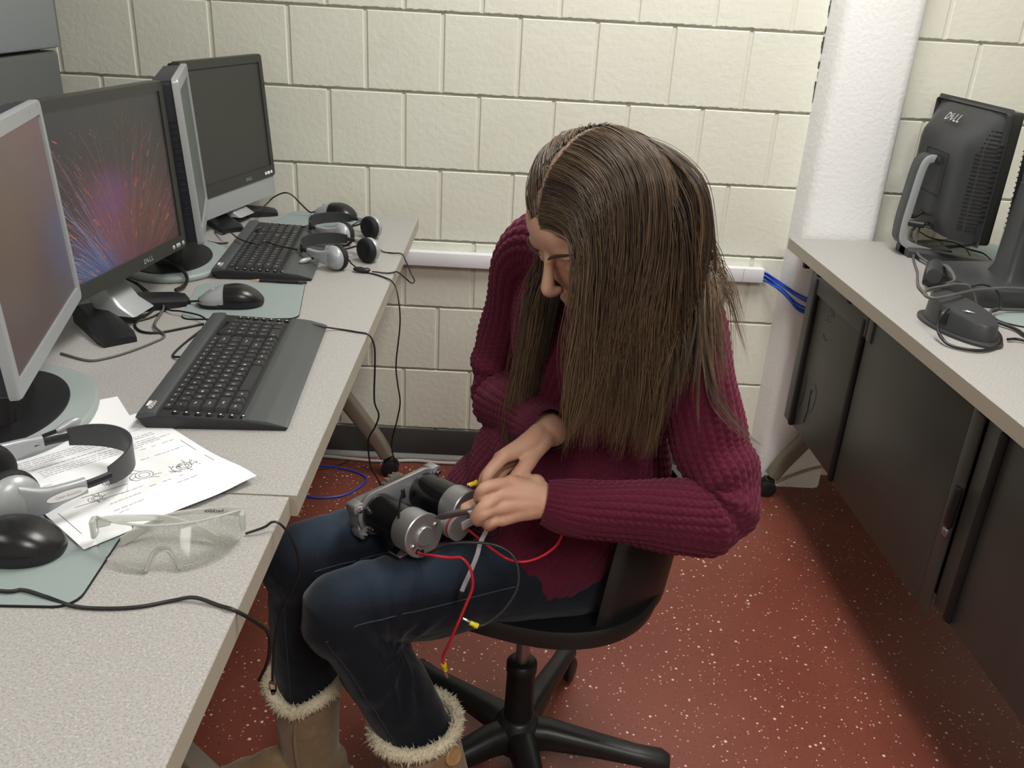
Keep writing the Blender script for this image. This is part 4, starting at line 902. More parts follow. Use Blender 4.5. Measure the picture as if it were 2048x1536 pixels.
# ---------------------------------------------------------------- numpy helpers
def np_mesh(name, V, F, mats, parent=None, attr=None, mi=None, smooth=True):
    me = bpy.data.meshes.new(name); V = np.asarray(V, np.float32); F = np.asarray(F, np.int32); k = F.shape[1]
    me.vertices.add(len(V)); me.vertices.foreach_set('co', V.ravel())
    me.loops.add(F.size); me.loops.foreach_set('vertex_index', F.ravel())
    me.polygons.add(len(F)); me.polygons.foreach_set('loop_start', np.arange(0, F.size, k, dtype=np.int32))
    if smooth: me.polygons.foreach_set('use_smooth', np.ones(len(F), bool))
    for m_ in (mats if isinstance(mats, (list, tuple)) else [mats]): me.materials.append(M[m_])
    if mi is not None: me.polygons.foreach_set('material_index', np.asarray(mi, np.int32))
    if attr is not None:
        a = me.attributes.new('tone', 'FLOAT', 'POINT'); a.data.foreach_set('value', np.asarray(attr, np.float32))
    me.update(); me.validate()
    o = bpy.data.objects.new(name, me); COL.objects.link(o)
    if parent is not None: o.parent = parent
    return o
def grid_faces(n, m, wrap=True, base=0):
    """n rings of m points"""
    i = np.arange(n-1)[:, None]; j = np.arange(m if wrap else m-1)[None, :]; jn = (j+1) % m
    return (np.stack([i*m+j, i*m+jn, (i+1)*m+jn, (i+1)*m+j], -1).reshape(-1, 4)+base)
def cr_np(P, t):
    """Catmull-Rom over rows of P (k,d) at parameters t in 0..k-1"""
    P = np.asarray(P, float); Q = np.vstack([2*P[0]-P[1], P, 2*P[-1]-P[-2]]); t = np.clip(np.asarray(t, float), 0, len(P)-1-1e-9)
    i = t.astype(int); f = (t-i)[:, None]; a, b, c, d = Q[i], Q[i+1], Q[i+2], Q[i+3]
    return 0.5*(2*b+(c-a)*f+(2*a-5*b+4*c-d)*f*f+(3*b-a-3*c+d)*f**3)
def remesh(mb, voxel, smooth_it=3, fac=0.5):
    me = bpy.data.meshes.new('tmp'); me.from_pydata(mb.v, [], mb.f); me.update()
    b = bmesh.new(); b.from_mesh(me); bmesh.ops.recalc_face_normals(b, faces=b.faces[:]); b.to_mesh(me); b.free()
    o = bpy.data.objects.new('tmp', me); COL.objects.link(o)
    r = o.modifiers.new('r', 'REMESH'); r.mode = 'VOXEL'; r.voxel_size = voxel
    if smooth_it: s = o.modifiers.new('s', 'SMOOTH'); s.factor = fac; s.iterations = smooth_it
    dg = bpy.context.evaluated_depsgraph_get(); out = bpy.data.meshes.new_from_object(o.evaluated_get(dg))
    bpy.data.objects.remove(o); bpy.data.meshes.remove(me); return out
def mesh_obj(me, name, mats, parent=None):
    me.name = name; me.materials.clear()
    for m_ in (mats if isinstance(mats, (list, tuple)) else [mats]): me.materials.append(M[m_])
    me.polygons.foreach_set('use_smooth', [True]*len(me.polygons))
    o = bpy.data.objects.new(name, me); COL.objects.link(o)
    if parent is not None: o.parent = parent
    return o
def limb(mb, pts, radii, n=20, sub=6, ell=None):
    P = np.array([tuple(p) for p in pts]); t = np.linspace(0, len(P)-1, (len(P)-1)*sub+1)
    C = cr_np(P, t); R = np.interp(t, np.arange(len(P)), radii)
    mb.tube([tuple(c) for c in C], [float(r) for r in R], n)
    # rounded ends
    for p, r in ((C[0], R[0]), (C[-1], R[-1])): ball(mb, p, (r, r, r))
    return mb
def ball(mb, c, r, B=None, n=16):
    B = B or (Vector((1, 0, 0)), Vector((0, 1, 0)), Vector((0, 0, 1))); c = Vector(c)
    rings = []
    for i in range(1, n):
        a = PI*i/n; rings.append([c+B[0]*(r[0]*math.cos(a))+B[1]*(r[1]*math.sin(a)*math.cos(2*PI*k/(2*n)))+B[2]*(r[2]*math.sin(a)*math.sin(2*PI*k/(2*n))) for k in range(2*n)])
    return mb.loft(rings)

# ---------------------------------------------------------------- office chair
ch = thing('office_chair', 'black plastic swivel chair on a five-spoke base under the seated person', 'chair', (0.46, -1.22, 0))
for k, a in enumerate((-8, 66, 139, 211, 283)):
    T = RZ(r_(a)); b = MB(); rings = []
    for (x, z, w_, h_) in ((0.015, 0.088, 0.030, 0.040), (0.06, 0.092, 0.026, 0.036), (0.14, 0.084, 0.022, 0.028), (0.23, 0.073, 0.020, 0.023), (0.275, 0.070, 0.021, 0.024), (0.292, 0.066, 0.015, 0.018)):
        rings.append([(x, q[0], z+q[1]) for q in rrect(w_*2, h_*2*0.8, w_*0.8 if w_ < h_*0.8 else h_*0.75, 4)])
    b.loft(rings, 0, True, True, T); b.build('base_spoke', 'chairplastic', ch, 50)
    c = MB()
    for e in (-1, 1): c.lathe([(0.004, -0.008), (0.020, -0.008), (0.0255, -0.005), (0.026, 0.005), (0.021, 0.009), (0.004, 0.009)], 20, 0, T @ TR(0.272, e*0.012, 0.0262) @ RX(PI/2))
    c.box((0.272, 0, 0.042), (0.036, 0.030, 0.026), 0.008, 0, T); c.build('caster', 'chairplastic', ch)
b = MB(); b.lathe([(0.012, 0.055), (0.040, 0.058), (0.046, 0.085), (0.042, 0.115), (0.034, 0.128), (0.030, 0.132)], 28); b.build('hub', 'chairplastic', ch, 50)
b = MB(); b.lathe([(0.026, 0.125), (0.0275, 0.135), (0.0265, 0.236), (0.0285, 0.240), (0.0285, 0.256), (0.024, 0.262), (0.012, 0.263)], 28); b.build('column_sleeve', 'chairplastic', ch, 50)
b = MB(); b.lathe([(0.0125, 0.25), (0.0125, 0.38)], 24); b.build('gas_lift', M['steel'], ch, 60)
b = MB(); b.box((0.03, 0.01, 0.372), (0.18, 0.14, 0.030), 0.008, rot=RZ(r_(-8))); b.build('seat_plate', 'chairplastic', ch)
# bucket seat shell, faces local -x
ch_T = TR(0.036, 0.020, 0.032) @ RZ(r_(-17))
def seat_z(x, y):
    r = x/0.205; z = 0.405+0.050*max(0, r+0.1)**2.2+0.045*abs(y/0.205)**2.4
    if r < -0.55: z -= 0.09*(r+0.55)**2
    return z
b = MB(); rings_t, rings_b = [], []
for i in range(15):
    s_ = i/14; rt, rb = [], []
    for k in range(64):
        a = 2*PI*k/64; c_, s2 = math.cos(a), math.sin(a)
        x = 0.192*math.copysign(abs(c_)**0.72, c_)*s_; y = 0.198*math.copysign(abs(s2)**0.72, s2)*s_
        z = seat_z(x, y); rt.append((x, y, z)); rb.append((x*1.0, y*1.0, z-0.012-0.020*(1-s_**4)))
    rings_t.append(rt); rings_b.append(rb)
lip = [[(p[0]*1.035, p[1]*1.035, p[2]+0.004) for p in rings_t[-1]], [(p[0]*1.055, p[1]*1.055, p[2]-0.006) for p in rings_t[-1]], [(p[0]*1.03, p[1]*1.03, p[2]-0.030) for p in rings_t[-1]]]
b.loft(rings_t[1:]+lip+rings_b[::-1][:-1], 0, True, True, ch_T); b.build('seat_shell', 'chairplastic', ch, 60)
b = MB(); rings = []
for i in range(12):
    t_ = i/11; z = 0.43+0.19*t_; w_ = 0.165*(1-0.25*t_**2); ring = []
    for k in range(25):
        v = -1+2*k/24; ring.append((0.190+0.02*t_-0.075*v*v, v*w_, z+0.004*v*v))
    ring += [(p[0]+0.014, p[1], p[2]) for p in ring[::-1]]
    rings.append(ring)
b.loft(rings, 0, True, True, ch_T); b.build('backrest', 'chairplastic', ch, 60)

# ---------------------------------------------------------------- motor assembly on the lap
Am = Vector((0.68, -0.71, 0.13)).normalized(); Qm = Vector((0.70, 0.70, 0.05)); Qm = (Qm-Am*Qm.dot(Am)).normalized(); Nm = Am.cross(Qm)*1.0
if Nm.z < 0: Nm = -Nm
Cm = Vector((0.291, -1.37, 0.624)); Dm = 0.092; Lm = 0.122
mo = thing('motor_assembly', 'pair of black and grey electric motors on an aluminium bracket lying in the lap', 'motor', Cm-Am*Lm)
MM = Matrix((Qm, Am.cross(Qm), Am)).transposed().to_4x4()       # local x along Q, z along the shafts, origin = plate under motor 1
if (Am.cross(Qm)).z < 0: ysgn = -1
else: ysgn = 1
for cx, nm in ((0, 'motor_can'), (Dm, 'motor_can')):
    b = MB(); b.lathe([(0.002, 0.006), (0.0315, 0.006), (0.0315, 0.086), (0.002, 0.086)], 40, 0, MM @ TR(cx, 0, 0)); b.build('motor_can', 'blackgloss', mo, 50)
    b = MB(); b.lathe([(0.002, 0.082), (0.0335, 0.082), (0.0340, 0.085), (0.0340, 0.117), (0.0355, 0.1175), (0.0355, 0.1195), (0.034, 0.121), (0.016, 0.121), (0.0155, 0.1245), (0.0145, 0.1255), (0.001, 0.1255)], 44, 0, MM @ TR(cx, 0, 0)); cap = b.build('end_cap', 'alu', mo, 40)
    for a in (200, 25):
        s = MB(); s.lathe([(0.0005, 0.0035), (0.0025, 0.0032), (0.0036, 0.0018), (0.0038, 0)], 14, 0, MM @ TR(cx+0.0245*math.cos(r_(a)), 0.0245*math.sin(r_(a)), 0.121)); s.build('screw', 'screw', cap)
    s = MB()
    for a in (232, 252): s.lathe([(0.0042, 0.0009), (0.0042, 0.0), (0.002, -0.001)], 14, 0, MM @ TR(cx+0.0255*math.cos(r_(a)), 0.0255*math.sin(r_(a)), 0.1206), True)
    s.build('grommet', 'rubber', cap)
# bracket
hull = []
for cx, a0, a1 in ((Dm, -75, 75), (0, 105, 255)):
    for k in range(13): a = r_(a0+(a1-a0)*k/12); hull.append((cx+0.038*math.cos(a), 0.038*math.sin(a)))
b = MB(); b.prism(hull, -0.004, 0.004, 0.001, 0, MM); b.build('bracket_plate', 'alu', mo, 30)
b = MB(); b.prism([(p[0]*1.0, p[1]*1.0) for p in rrect(Dm+0.075, 0.05, 0.012, 4, Dm/2, 0)], -0.028, -0.004, 0.002, 0, MM); b.build('gearbox', 'alu', mo, 30)
for cx, cy in ((-0.030, -0.026), (-0.034, 0.020), (Dm+0.03, 0.024), (Dm+0.032, -0.022)):
    f = MB(); f.prism(rrect(0.020, 0.016, 0.005, 4, cx, cy), -0.020, 0.0045, 0.001, 0, MM); f.build('mounting_ear', 'alu', mo, 30)
    s = MB(); s.lathe([(0.001, 0.013), (0.0032, 0.013), (0.0032, 0.0085), (0.0055, 0.008), (0.0055, 0.0045)], 6, 0, MM @ TR(cx, cy, 0.0)); s.build('bolt', 'screw', mo, 20)
b = MB(); rr = []
for k in range(72):
    a = 2*PI*k/72; rr.append(((0.0255 if k % 4 < 2 else 0.0225)*math.cos(a)+Dm*0.5, (0.0255 if k % 4 < 2 else 0.0225)*math.sin(a)+0.020*ysgn))
b.prism(rr, -0.016, -0.008, 0, 0, MM); b.build('gear', 'legmetal', mo, 20)
b = MB(); b.box((Dm*0.55, 0.012*ysgn, 0.0042), (0.008, 0.016, 0.002), 0.0008, 0, MM); b.build('slot', 'rubber', mo)
# encoder between the motors with ribbon
b = MB(); b.lathe([(0.001, 0.105), (0.020, 0.105), (0.020, 0.118), (0.0185, 0.1185), (0.0185, 0.124), (0.020, 0.1245), (0.020, 0.130), (0.001, 0.130)], 36, 0, MM @ TR(Dm*0.66, -0.012*ysgn, 0.0)); b.build('encoder', 'silver', mo, 40)
b = MB(); b.lathe([(0.0192, 0.1188), (0.0195, 0.1215), (0.0192, 0.1237)], 36, 0, MM @ TR(Dm*0.66, -0.012*ysgn, 0.0), False); b.build('encoder_band', mat('red_band', (0.35, 0.05, 0.05), 0.4), mo)
b = MB(); b.box((Dm*0.66+0.036, -0.020*ysgn, 0.126), (0.026, 0.016, 0.003), 0.0008, 0, MM); b.build('circuit_board', mat('green_board', (0.01, 0.07, 0.045), 0.35), mo)
b = MB(); b.box((Dm*0.66+0.018, -0.010*ysgn, 0.131), (0.026, 0.014, 0.002), 0.0006, 0, MM)
b.build('ribbon_connector', 'plastic_white', mo)
b = MB(); b.box((-0.024, -0.030*ysgn, 0.085), (0.022, 0.004, 0.030), 0.001, 0, MM); b.build('spring_clip', 'screw', mo)
mloc = Cm-Am*Lm
def wire(name, pts, r, m, par=mo):
    b = MB(); b.tube(spline([Vector(p)-mloc for p in pts], 8), r, 8); return b.build(name, m, par, 60)
M['leadgrey'] = mat('dark_grey_lead', (0.03, 0.032, 0.035), 0.35)
M['redwire'] = mat('red_wire', (0.55, 0.015, 0.03), 0.35)
M['yellow'] = mat('yellow_sleeve', (0.75, 0.60, 0.01), 0.35)
def terminal(p, d, par, spade=0.013):
    p = Vector(p)-mloc; d = Vector(d).normalized()
    t_ = MB(); t_.tube([p, p+d*0.004, p+d*0.005, p+d*0.013], [0.0042, 0.0044, 0.0036, 0.0034], 12); t_.build('terminal_sleeve', 'yellow', par, 40)
    X = frame3(p+d*0.012, d, (0.3, -0.8, 0.5)); s = MB(); s.box((spade/2, 0, 0), (spade, 0.0062, 0.0012), 0.0004, 0, X); s.box((spade/2, 0.003, 0.001), (spade*0.9, 0.0012, 0.003), 0.0003, 0, X); s.box((spade/2, -0.003, 0.001), (spade*0.9, 0.0012, 0.003), 0.0003, 0, X); s.build('spade_terminal', 'screw', par)
hole = lambda cx, a: mloc+(MM @ Vector((cx+0.0255*math.cos(r_(a)), 0.0255*math.sin(r_(a)), 0.118)))
w1 = wire('red_lead', [hole(0, 232), hole(0, 232)+Am*0.014, (0.305, -1.435, 0.636), (0.334, -1.45, 0.644), (0.351, -1.455, 0.648), (0.364, -1.46, 0.633), (0.368, -1.465, 0.607), (0.36, -1.47, 0.58), (0.349, -1.475, 0.548), (0.337, -1.475, 0.511), (0.329, -1.47, 0.484), (0.330, -1.47, 0.468)], 0.0021, 'redwire')
terminal((0.330, -1.47, 0.470), (0.25, 0.0, -1), w1)
w2 = wire('black_lead', [hole(0, 252), hole(0, 252)+Am*0.012, (0.333, -1.435, 0.657), (0.386, -1.44, 0.664), (0.418, -1.445, 0.654), (0.431, -1.455, 0.634), (0.431, -1.465, 0.607), (0.415, -1.472, 0.576), (0.392, -1.475, 0.552), (0.376, -1.475, 0.545)], 0.0020, M['leadgrey'])
terminal((0.378, -1.475, 0.5455), (-1, 0.1, 0.45), w2)
wire('red_lead', [hole(Dm, 232), hole(Dm, 232)+Am*0.012, (0.405, -1.41, 0.625), (0.435, -1.41, 0.614), (0.464, -1.405, 0.62), (0.488, -1.40, 0.640), (0.499, -1.395, 0.67)], 0.0021, 'redwire')
wire('black_lead', [hole(Dm, 252), hole(Dm, 252)+Am*0.012, (0.40, -1.395, 0.65), (0.385, -1.375, 0.70), (0.366, -1.378, 0.726)], 0.0014, 'cable')
wb = wire('black_lead', [(0.371, -1.378, 0.722), (0.366, -1.379, 0.728)], 0.0013, 'cable'); terminal((0.368, -1.379, 0.727), (-1, -0.1, -0.35), wb, 0.004)
b = MB(); P = spline([Vector(p)-mloc for p in ((0.386, -1.405, 0.668), (0.376, -1.425, 0.655), (0.372, -1.432, 0.638), (0.365, -1.435, 0.616), (0.357, -1.437, 0.593), (0.352, -1.437, 0.577))], 6)
b.tube(P, 0.0034, 10, flat=0.25, up=(0, -1, 0.4)); rb = b.build('ribbon_cable', mat('grey_ribbon', (0.42, 0.42, 0.46), 0.5), mo)
b = MB(); b.tube([P[-1], P[-1]+Vector((-0.003, 0, -0.012))], [0.0042, 0.0036], 10); b.build('ribbon_plug', 'cable', rb)
b = MB(); P = [Vector(p)-mloc for p in ((0.247, -1.352, 0.607), (0.250, -1.358, 0.640), (0.252, -1.356, 0.672), (0.257, -1.352, 0.692))]; b.tube(spline(P, 5), 0.0017, 6); b.build('cable_tie', 'rubber', mo)

# small grey pliers in the left hand
t = thing('pliers', 'small grey steel pliers held between the fingers of the left hand', 'tool', (0.312, -1.402, 0.679)); o0 = Vector((0.312, -1.402, 0.679))
for (q, w_, nm) in (((0.373, -1.452, 0.727), 0.0075, 'jaw'), ((0.392, -1.432, 0.728), 0.0075, 'jaw')):
    d = Vector(q)-o0; X = frame3((0, 0, 0), d, (0.2, -0.5, 0.85)); L_ = d.length; b = MB()
    off = -0.004 if w_ else 0
    rings = []
    for (x, hw_, hh) in ((-0.004, 0.002, 0.0015), (0.010, 0.0055, 0.0022), (0.030, 0.0042, 0.0024), (L_, 0.0040, 0.0024)):
        rings.append([(x, q_[0], q_[1]) for q_ in rrect(hw_*2, hh*2, 0.0012, 2)])
    b.loft(rings, 0, True, True, X); b.build(nm, 'steel', t, 40)
d = Vector((0.373, -1.452, 0.727))-o0; X = frame3((0, 0, 0), d, (0.2, -0.5, 0.85)); b = MB(); b.box((d.length*0.84, 0, 0.003), (0.010, 0.0075, 0.002), 0.0004, 0, X); b.build('label_tab', 'white', t)
# ---------------------------------------------------------------- the seated person
PERS = thing('person', 'seated person in burgundy sweater, dark jeans and tan boots, bent over motors in the lap', 'person', (0.46, -1.22, 0))
PO = Vector((0.46, -1.22, 0))
def skin_mat():
    m = mat('skin', (0.56, 0.335, 0.235), 0.48, spec=0.4, bump=(260, 0.12, 0.001), mix=[(28, 3, 0.42, 0.72, (0.55, 0.29, 0.21)), (9, 2, 0.5, 0.8, (0.58, 0.37, 0.26))])
    P = m.node_tree.nodes['Principled BSDF']; P.inputs['Subsurface Weight'].default_value = 0.12; P.inputs['Subsurface Radius'].default_value = (0.012, 0.005, 0.003); P.inputs['Subsurface Scale'].default_value = 0.5
    return m
M['skin'] = skin_mat()
M['nail'] = mat('nail', (0.62, 0.36, 0.30), 0.25)
J = {k: Vector(v) for k, v in dict(
    hipL=(.56, -1.255, .515), hipR=(.505, -1.09, .515), kneeL=(.170, -1.40, .505), kneeR=(.085, -1.285, .512),
    ankL=(.335, -1.40, .10), ankR=(.080, -1.275, .10), shL=(.650, -1.255, .955), shR=(.440, -1.035, .962),
    elL=(.722, -1.380, .715), wrL=(.468, -1.418, .722), elR=(.400, -1.060, .740), wrR=(.474, -1.312, .782),
    waist=(.555, -1.155, .69), chest=(.565, -1.145, .86), neckb=(.556, -1.165, 1.0)).items()}
# head frame
Hc = Vector((0.519, -1.283, 1.091)); yaw, pit = r_(214.6), r_(32.2); hh_ = Vector((math.cos(yaw), math.sin(yaw), 0))
HF = hh_*math.cos(pit)-Vector((0, 0, math.sin(pit))); HU = hh_*math.sin(pit)+Vector((0, 0, math.cos(pit))); HL = HU.cross(HF)
HB = (HF, HU, HL)
def hp(f, u, l): return Hc+HF*f+HU*u+HL*l

def build_body():
    b = MB()
    # trunk
    limb(b, [(J['hipL']+J['hipR'])/2+Vector((0, 0, .0)), J['waist'], J['chest'], J['neckb']+Vector((0, 0, -.05))], [.10, .095, .105, .06], 28)
    ball(b, (J['hipL']+J['hipR'])/2, (.15, .10, .09), ((J['hipL']-J['hipR']).normalized(), Vector((-.9, -.4, 0)).normalized(), Vector((0, 0, 1))))
    limb(b, [J['shL']+Vector((-.01, .01, -.01)), J['neckb']+Vector((0, 0, -.03)), J['shR']+Vector((.01, -.01, -.01))], [.042, .05, .042])
    limb(b, [J['neckb']+Vector((.0, .0, -.05)), J['neckb']+Vector((0.01, -0.01, 0.015)), hp(-.035, -.06, 0), hp(-.02, 0, 0)], [.052, .048, .046, .05])
    for s in 'LR':
        limb(b, [J['sh'+s], (J['sh'+s]+J['el'+s])/2, J['el'+s]], [.034, .031, .028])
        limb(b, [J['el'+s], J['el'+s].lerp(J['wr'+s], .35), J['wr'+s]], [.028, .029, .0240])
        limb(b, [J['hip'+s], J['hip'+s].lerp(J['knee'+s], .5), J['knee'+s]], [.075, .064, .050])
        limb(b, [J['knee'+s], J['knee'+s].lerp(J['ank'+s], .35), J['ank'+s]], [.048, .047, .032])
        limb(b, [J['ank'+s], J['ank'+s]+Vector((-.06, -.02, -.05)), J['ank'+s]+Vector((-.15, -.05, -.065))], [.032, .030, .022])
    # head
    ball(b, hp(-.010, .030, 0), (.095, .092, .075), HB, 24)
    ball(b, hp(.036, -.028, 0), (.054, .072, .060), HB, 20); ball(b, hp(.040, -.074, 0), (.046, .044, .046), HB); ball(b, hp(.066, -.094, 0), (.022, .022, .026), HB)
    ball(b, hp(.040, .040, 0), (.054, .054, .066), HB, 20)
    for s in (-1, 1):
        ball(b, hp(.082, .022, s*.030), (.012, .0085, .026), HB); ball(b, hp(.074, -.004, s*.031), (.0155, .0135, .017), HB)
        ball(b, hp(.054, -.036, s*.032), (.030, .034, .030), HB); ball(b, hp(.103, -.034, s*.0095), (.0085, .0075, .0075), HB)
        ball(b, hp(-.010, -.008, s*.074), (.017, .030, .008), HB)
    limb(b, [hp(.090, .016, 0), hp(.101, -.006, 0), hp(.114, -.027, 0), hp(.108, -.037, 0)], [.0075, .0085, .0105, .0085])
    ball(b, hp(.091, -.062, 0), (.0105, .0055, .021), HB); ball(b, hp(.089, -.074, 0), (.0105, .0065, .018), HB)
    # hands
    def finger(pts, r0, r1): limb(b, pts, [r0+(r1-r0)*i/(len(pts)-1) for i in range(len(pts))], 14, 5)
    V = Vector
    # left hand : back of the hand to the viewer
    W = J['wrL']
    iM, mM, rM, pM = V((.414, -1.420, .753)), V((.401, -1.436, .743)), V((.396, -1.446, .727)), V((.404, -1.447, .709))
    for q, r0 in ((iM, .0145), (mM, .0150), (rM, .0145), (pM, .0125)):
        off = (q-iM)*0.42
        limb(b, [W+(J['elL']-W)*0.06+off*0.35+V((0, .004, .004)), W.lerp(q, .5)+V((0, .003, .002)), q], [.019, .0175, r0*.78], 16, 5)
    ball(b, (W+iM+pM)/3+V((-.004, .006, -.002)), (.036, .013, .026), ((W-mM).normalized(), V((-.25, -.75, .6)).normalized(), (iM-pM).normalized()))
    finger([iM, V((.380, -1.444, .758)), V((.371, -1.440, .742)), V((.371, -1.430, .728))], .0098, .0070)
    finger([mM, V((.380, -1.455, .736)), V((.368, -1.452, .715)), V((.374, -1.434, .700)), V((.386, -1.422, .702))], .0100, .0075)
    finger([rM, V((.379, -1.460, .726)), V((.371, -1.452, .709)), V((.381, -1.434, .701)), V((.394, -1.424, .704))], .0095, .0072)
    finger([pM, V((.390, -1.456, .710)), V((.386, -1.448, .698)), V((.396, -1.434, .695)), V((.406, -1.426, .700))], .0085, .0064)
    finger([W+V((-.018, .012, .022)), V((.412, -1.402, .735)), V((.380, -1.408, .716)), V((.352, -1.418, .707))], .0150, .0080)
    # right hand : thumb side to the viewer
    W = J['wrR']
    iM, mM, rM, pM = V((.404, -1.385, .776)), V((.399, -1.372, .764)), V((.400, -1.360, .750)), V((.408, -1.350, .738))
    for q, r0 in ((iM, .0140), (mM, .0145), (rM, .014), (pM, .012)):
        limb(b, [W+(J['elR']-W)*0.08+(q-mM)*.3, W.lerp(q, .5)+(q-mM)*.1, q], [.018, .0165, r0*.78], 16, 5)
    finger([iM, V((.383, -1.407, .759)), V((.381, -1.412, .744)), V((.392, -1.408, .731))], .0098, .0070)
    finger([mM, V((.378, -1.396, .745)), V((.380, -1.400, .730)), V((.394, -1.400, .722))], .0098, .0072)
    finger([rM, V((.382, -1.382, .732)), V((.388, -1.388, .718)), V((.402, -1.388, .716))], .0092, .0070)
    finger([pM, V((.394, -1.370, .722)), V((.402, -1.376, .712)), V((.415, -1.376, .713))], .0082, .0062)
    finger([W+V((-.010, -.018, -.004)), V((.446, -1.358, .768)), V((.436, -1.384, .762)), V((.418, -1.405, .748)), V((.405, -1.412, .736))], .0155, .0082)
    b.v = [tuple(Vector(p)-PO) for p in b.v]
    me = remesh(b, 0.0021, 4, 0.5); n = len(me.vertices); co = np.empty(n*3, np.float32); me.vertices.foreach_get('co', co); co = co.reshape(-1, 3).astype(float)
    ed = np.empty(len(me.edges)*2, np.int32); me.edges.foreach_get('vertices', ed); ed = ed.reshape(-1, 2)
    h = co+np.array(PO)-np.array(Hc); f, u, l = h@np.array(HF), h@np.array(HU), h@np.array(HL)
    w_ = np.clip((.17-np.sqrt(f*f+u*u+l*l))/.02, 0, 1)*(1-.85*np.clip(1-np.hypot(f-.108, np.hypot(u+.022, l))/.030, 0, 1))*(1-.6*np.clip(1-np.hypot(f-.09, np.hypot(u+.068, l))/.03, 0, 1))
    dg_ = np.bincount(ed.ravel(), minlength=n)[:, None]
    for it in range(34):
        s_ = np.zeros((n, 3)); np.add.at(s_, ed[:, 0], co[ed[:, 1]]); np.add.at(s_, ed[:, 1], co[ed[:, 0]])
        co += (s_/np.maximum(dg_, 1)-co)*(.6*w_)[:, None]
    me.vertices.foreach_set('co', co.astype(np.float32).ravel()); me.update()
    return mesh_obj(me, 'body', 'skin', PERS)
body = build_body()
# nails of the visible fingertips
def nail(p, d, n):
    b = MB(); X = frame3(Vector(p)-PO, d, n); b.loft([[(x, q[0], q[1]) for q in ellipse(w_, 0.0011, 12)] for x, w_ in ((-.004, .0030), (0, .0042), (.004, .0038), (.006, .002))], 0, True, True, X @ RX(-PI/2) if False else X); b.build('fingernail', 'nail', body, 60)
# eyebrows
M['brow'] = mat('eyebrow', (0.045, 0.024, 0.014), 0.6)
for s in (-1, 1):
    b = MB(); P = [hp(.0975, .018, s*.010), hp(.0970, .0255, s*.022), hp(.0925, .029, s*.036), hp(.0800, .026, s*.052)]
    b.tube([Vector(p)-PO for p in spline(P, 6)], [0.0020*math.sin(PI*(0.12+0.85*i/18))+0.0005 for i in range(19)], 8); b.build('eyebrow', 'brow', PERS)

# ---------------------------------------------------------------- jeans
def denim():
    m = bpy.data.materials.new('denim'); m.use_nodes = True; nt = m.node_tree; P = nt.nodes['Principled BSDF']
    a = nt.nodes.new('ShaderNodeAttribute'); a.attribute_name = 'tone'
    n = nt.nodes.new('ShaderNodeTexNoise'); n.inputs['Scale'].default_value = 420; n.inputs['Detail'].default_value = 2
    tc = nt.nodes.new('ShaderNodeTexCoord'); nt.links.new(tc.outputs['Object'], n.inputs['Vector'])
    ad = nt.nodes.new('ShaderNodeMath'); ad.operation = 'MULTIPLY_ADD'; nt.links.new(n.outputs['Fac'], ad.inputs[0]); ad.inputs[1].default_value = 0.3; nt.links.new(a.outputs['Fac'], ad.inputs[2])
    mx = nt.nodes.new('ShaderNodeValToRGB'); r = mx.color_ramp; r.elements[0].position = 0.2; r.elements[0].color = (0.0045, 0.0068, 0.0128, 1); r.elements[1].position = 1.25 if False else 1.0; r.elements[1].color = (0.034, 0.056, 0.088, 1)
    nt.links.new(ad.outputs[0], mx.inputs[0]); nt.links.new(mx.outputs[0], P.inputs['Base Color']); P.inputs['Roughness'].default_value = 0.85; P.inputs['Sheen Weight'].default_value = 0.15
    P.inputs['Specular IOR Level'].default_value = 0.2
    bp = nt.nodes.new('ShaderNodeBump'); bp.inputs['Strength'].default_value = 0.15; bp.inputs['Distance'].default_value = 0.001; nt.links.new(n.outputs['Fac'], bp.inputs['Height']); nt.links.new(bp.outputs[0], P.inputs['Normal'])
    return m
M['denim'] = denim(); M['stitch'] = mat('denim_seam', (0.030, 0.040, 0.062), 0.85)
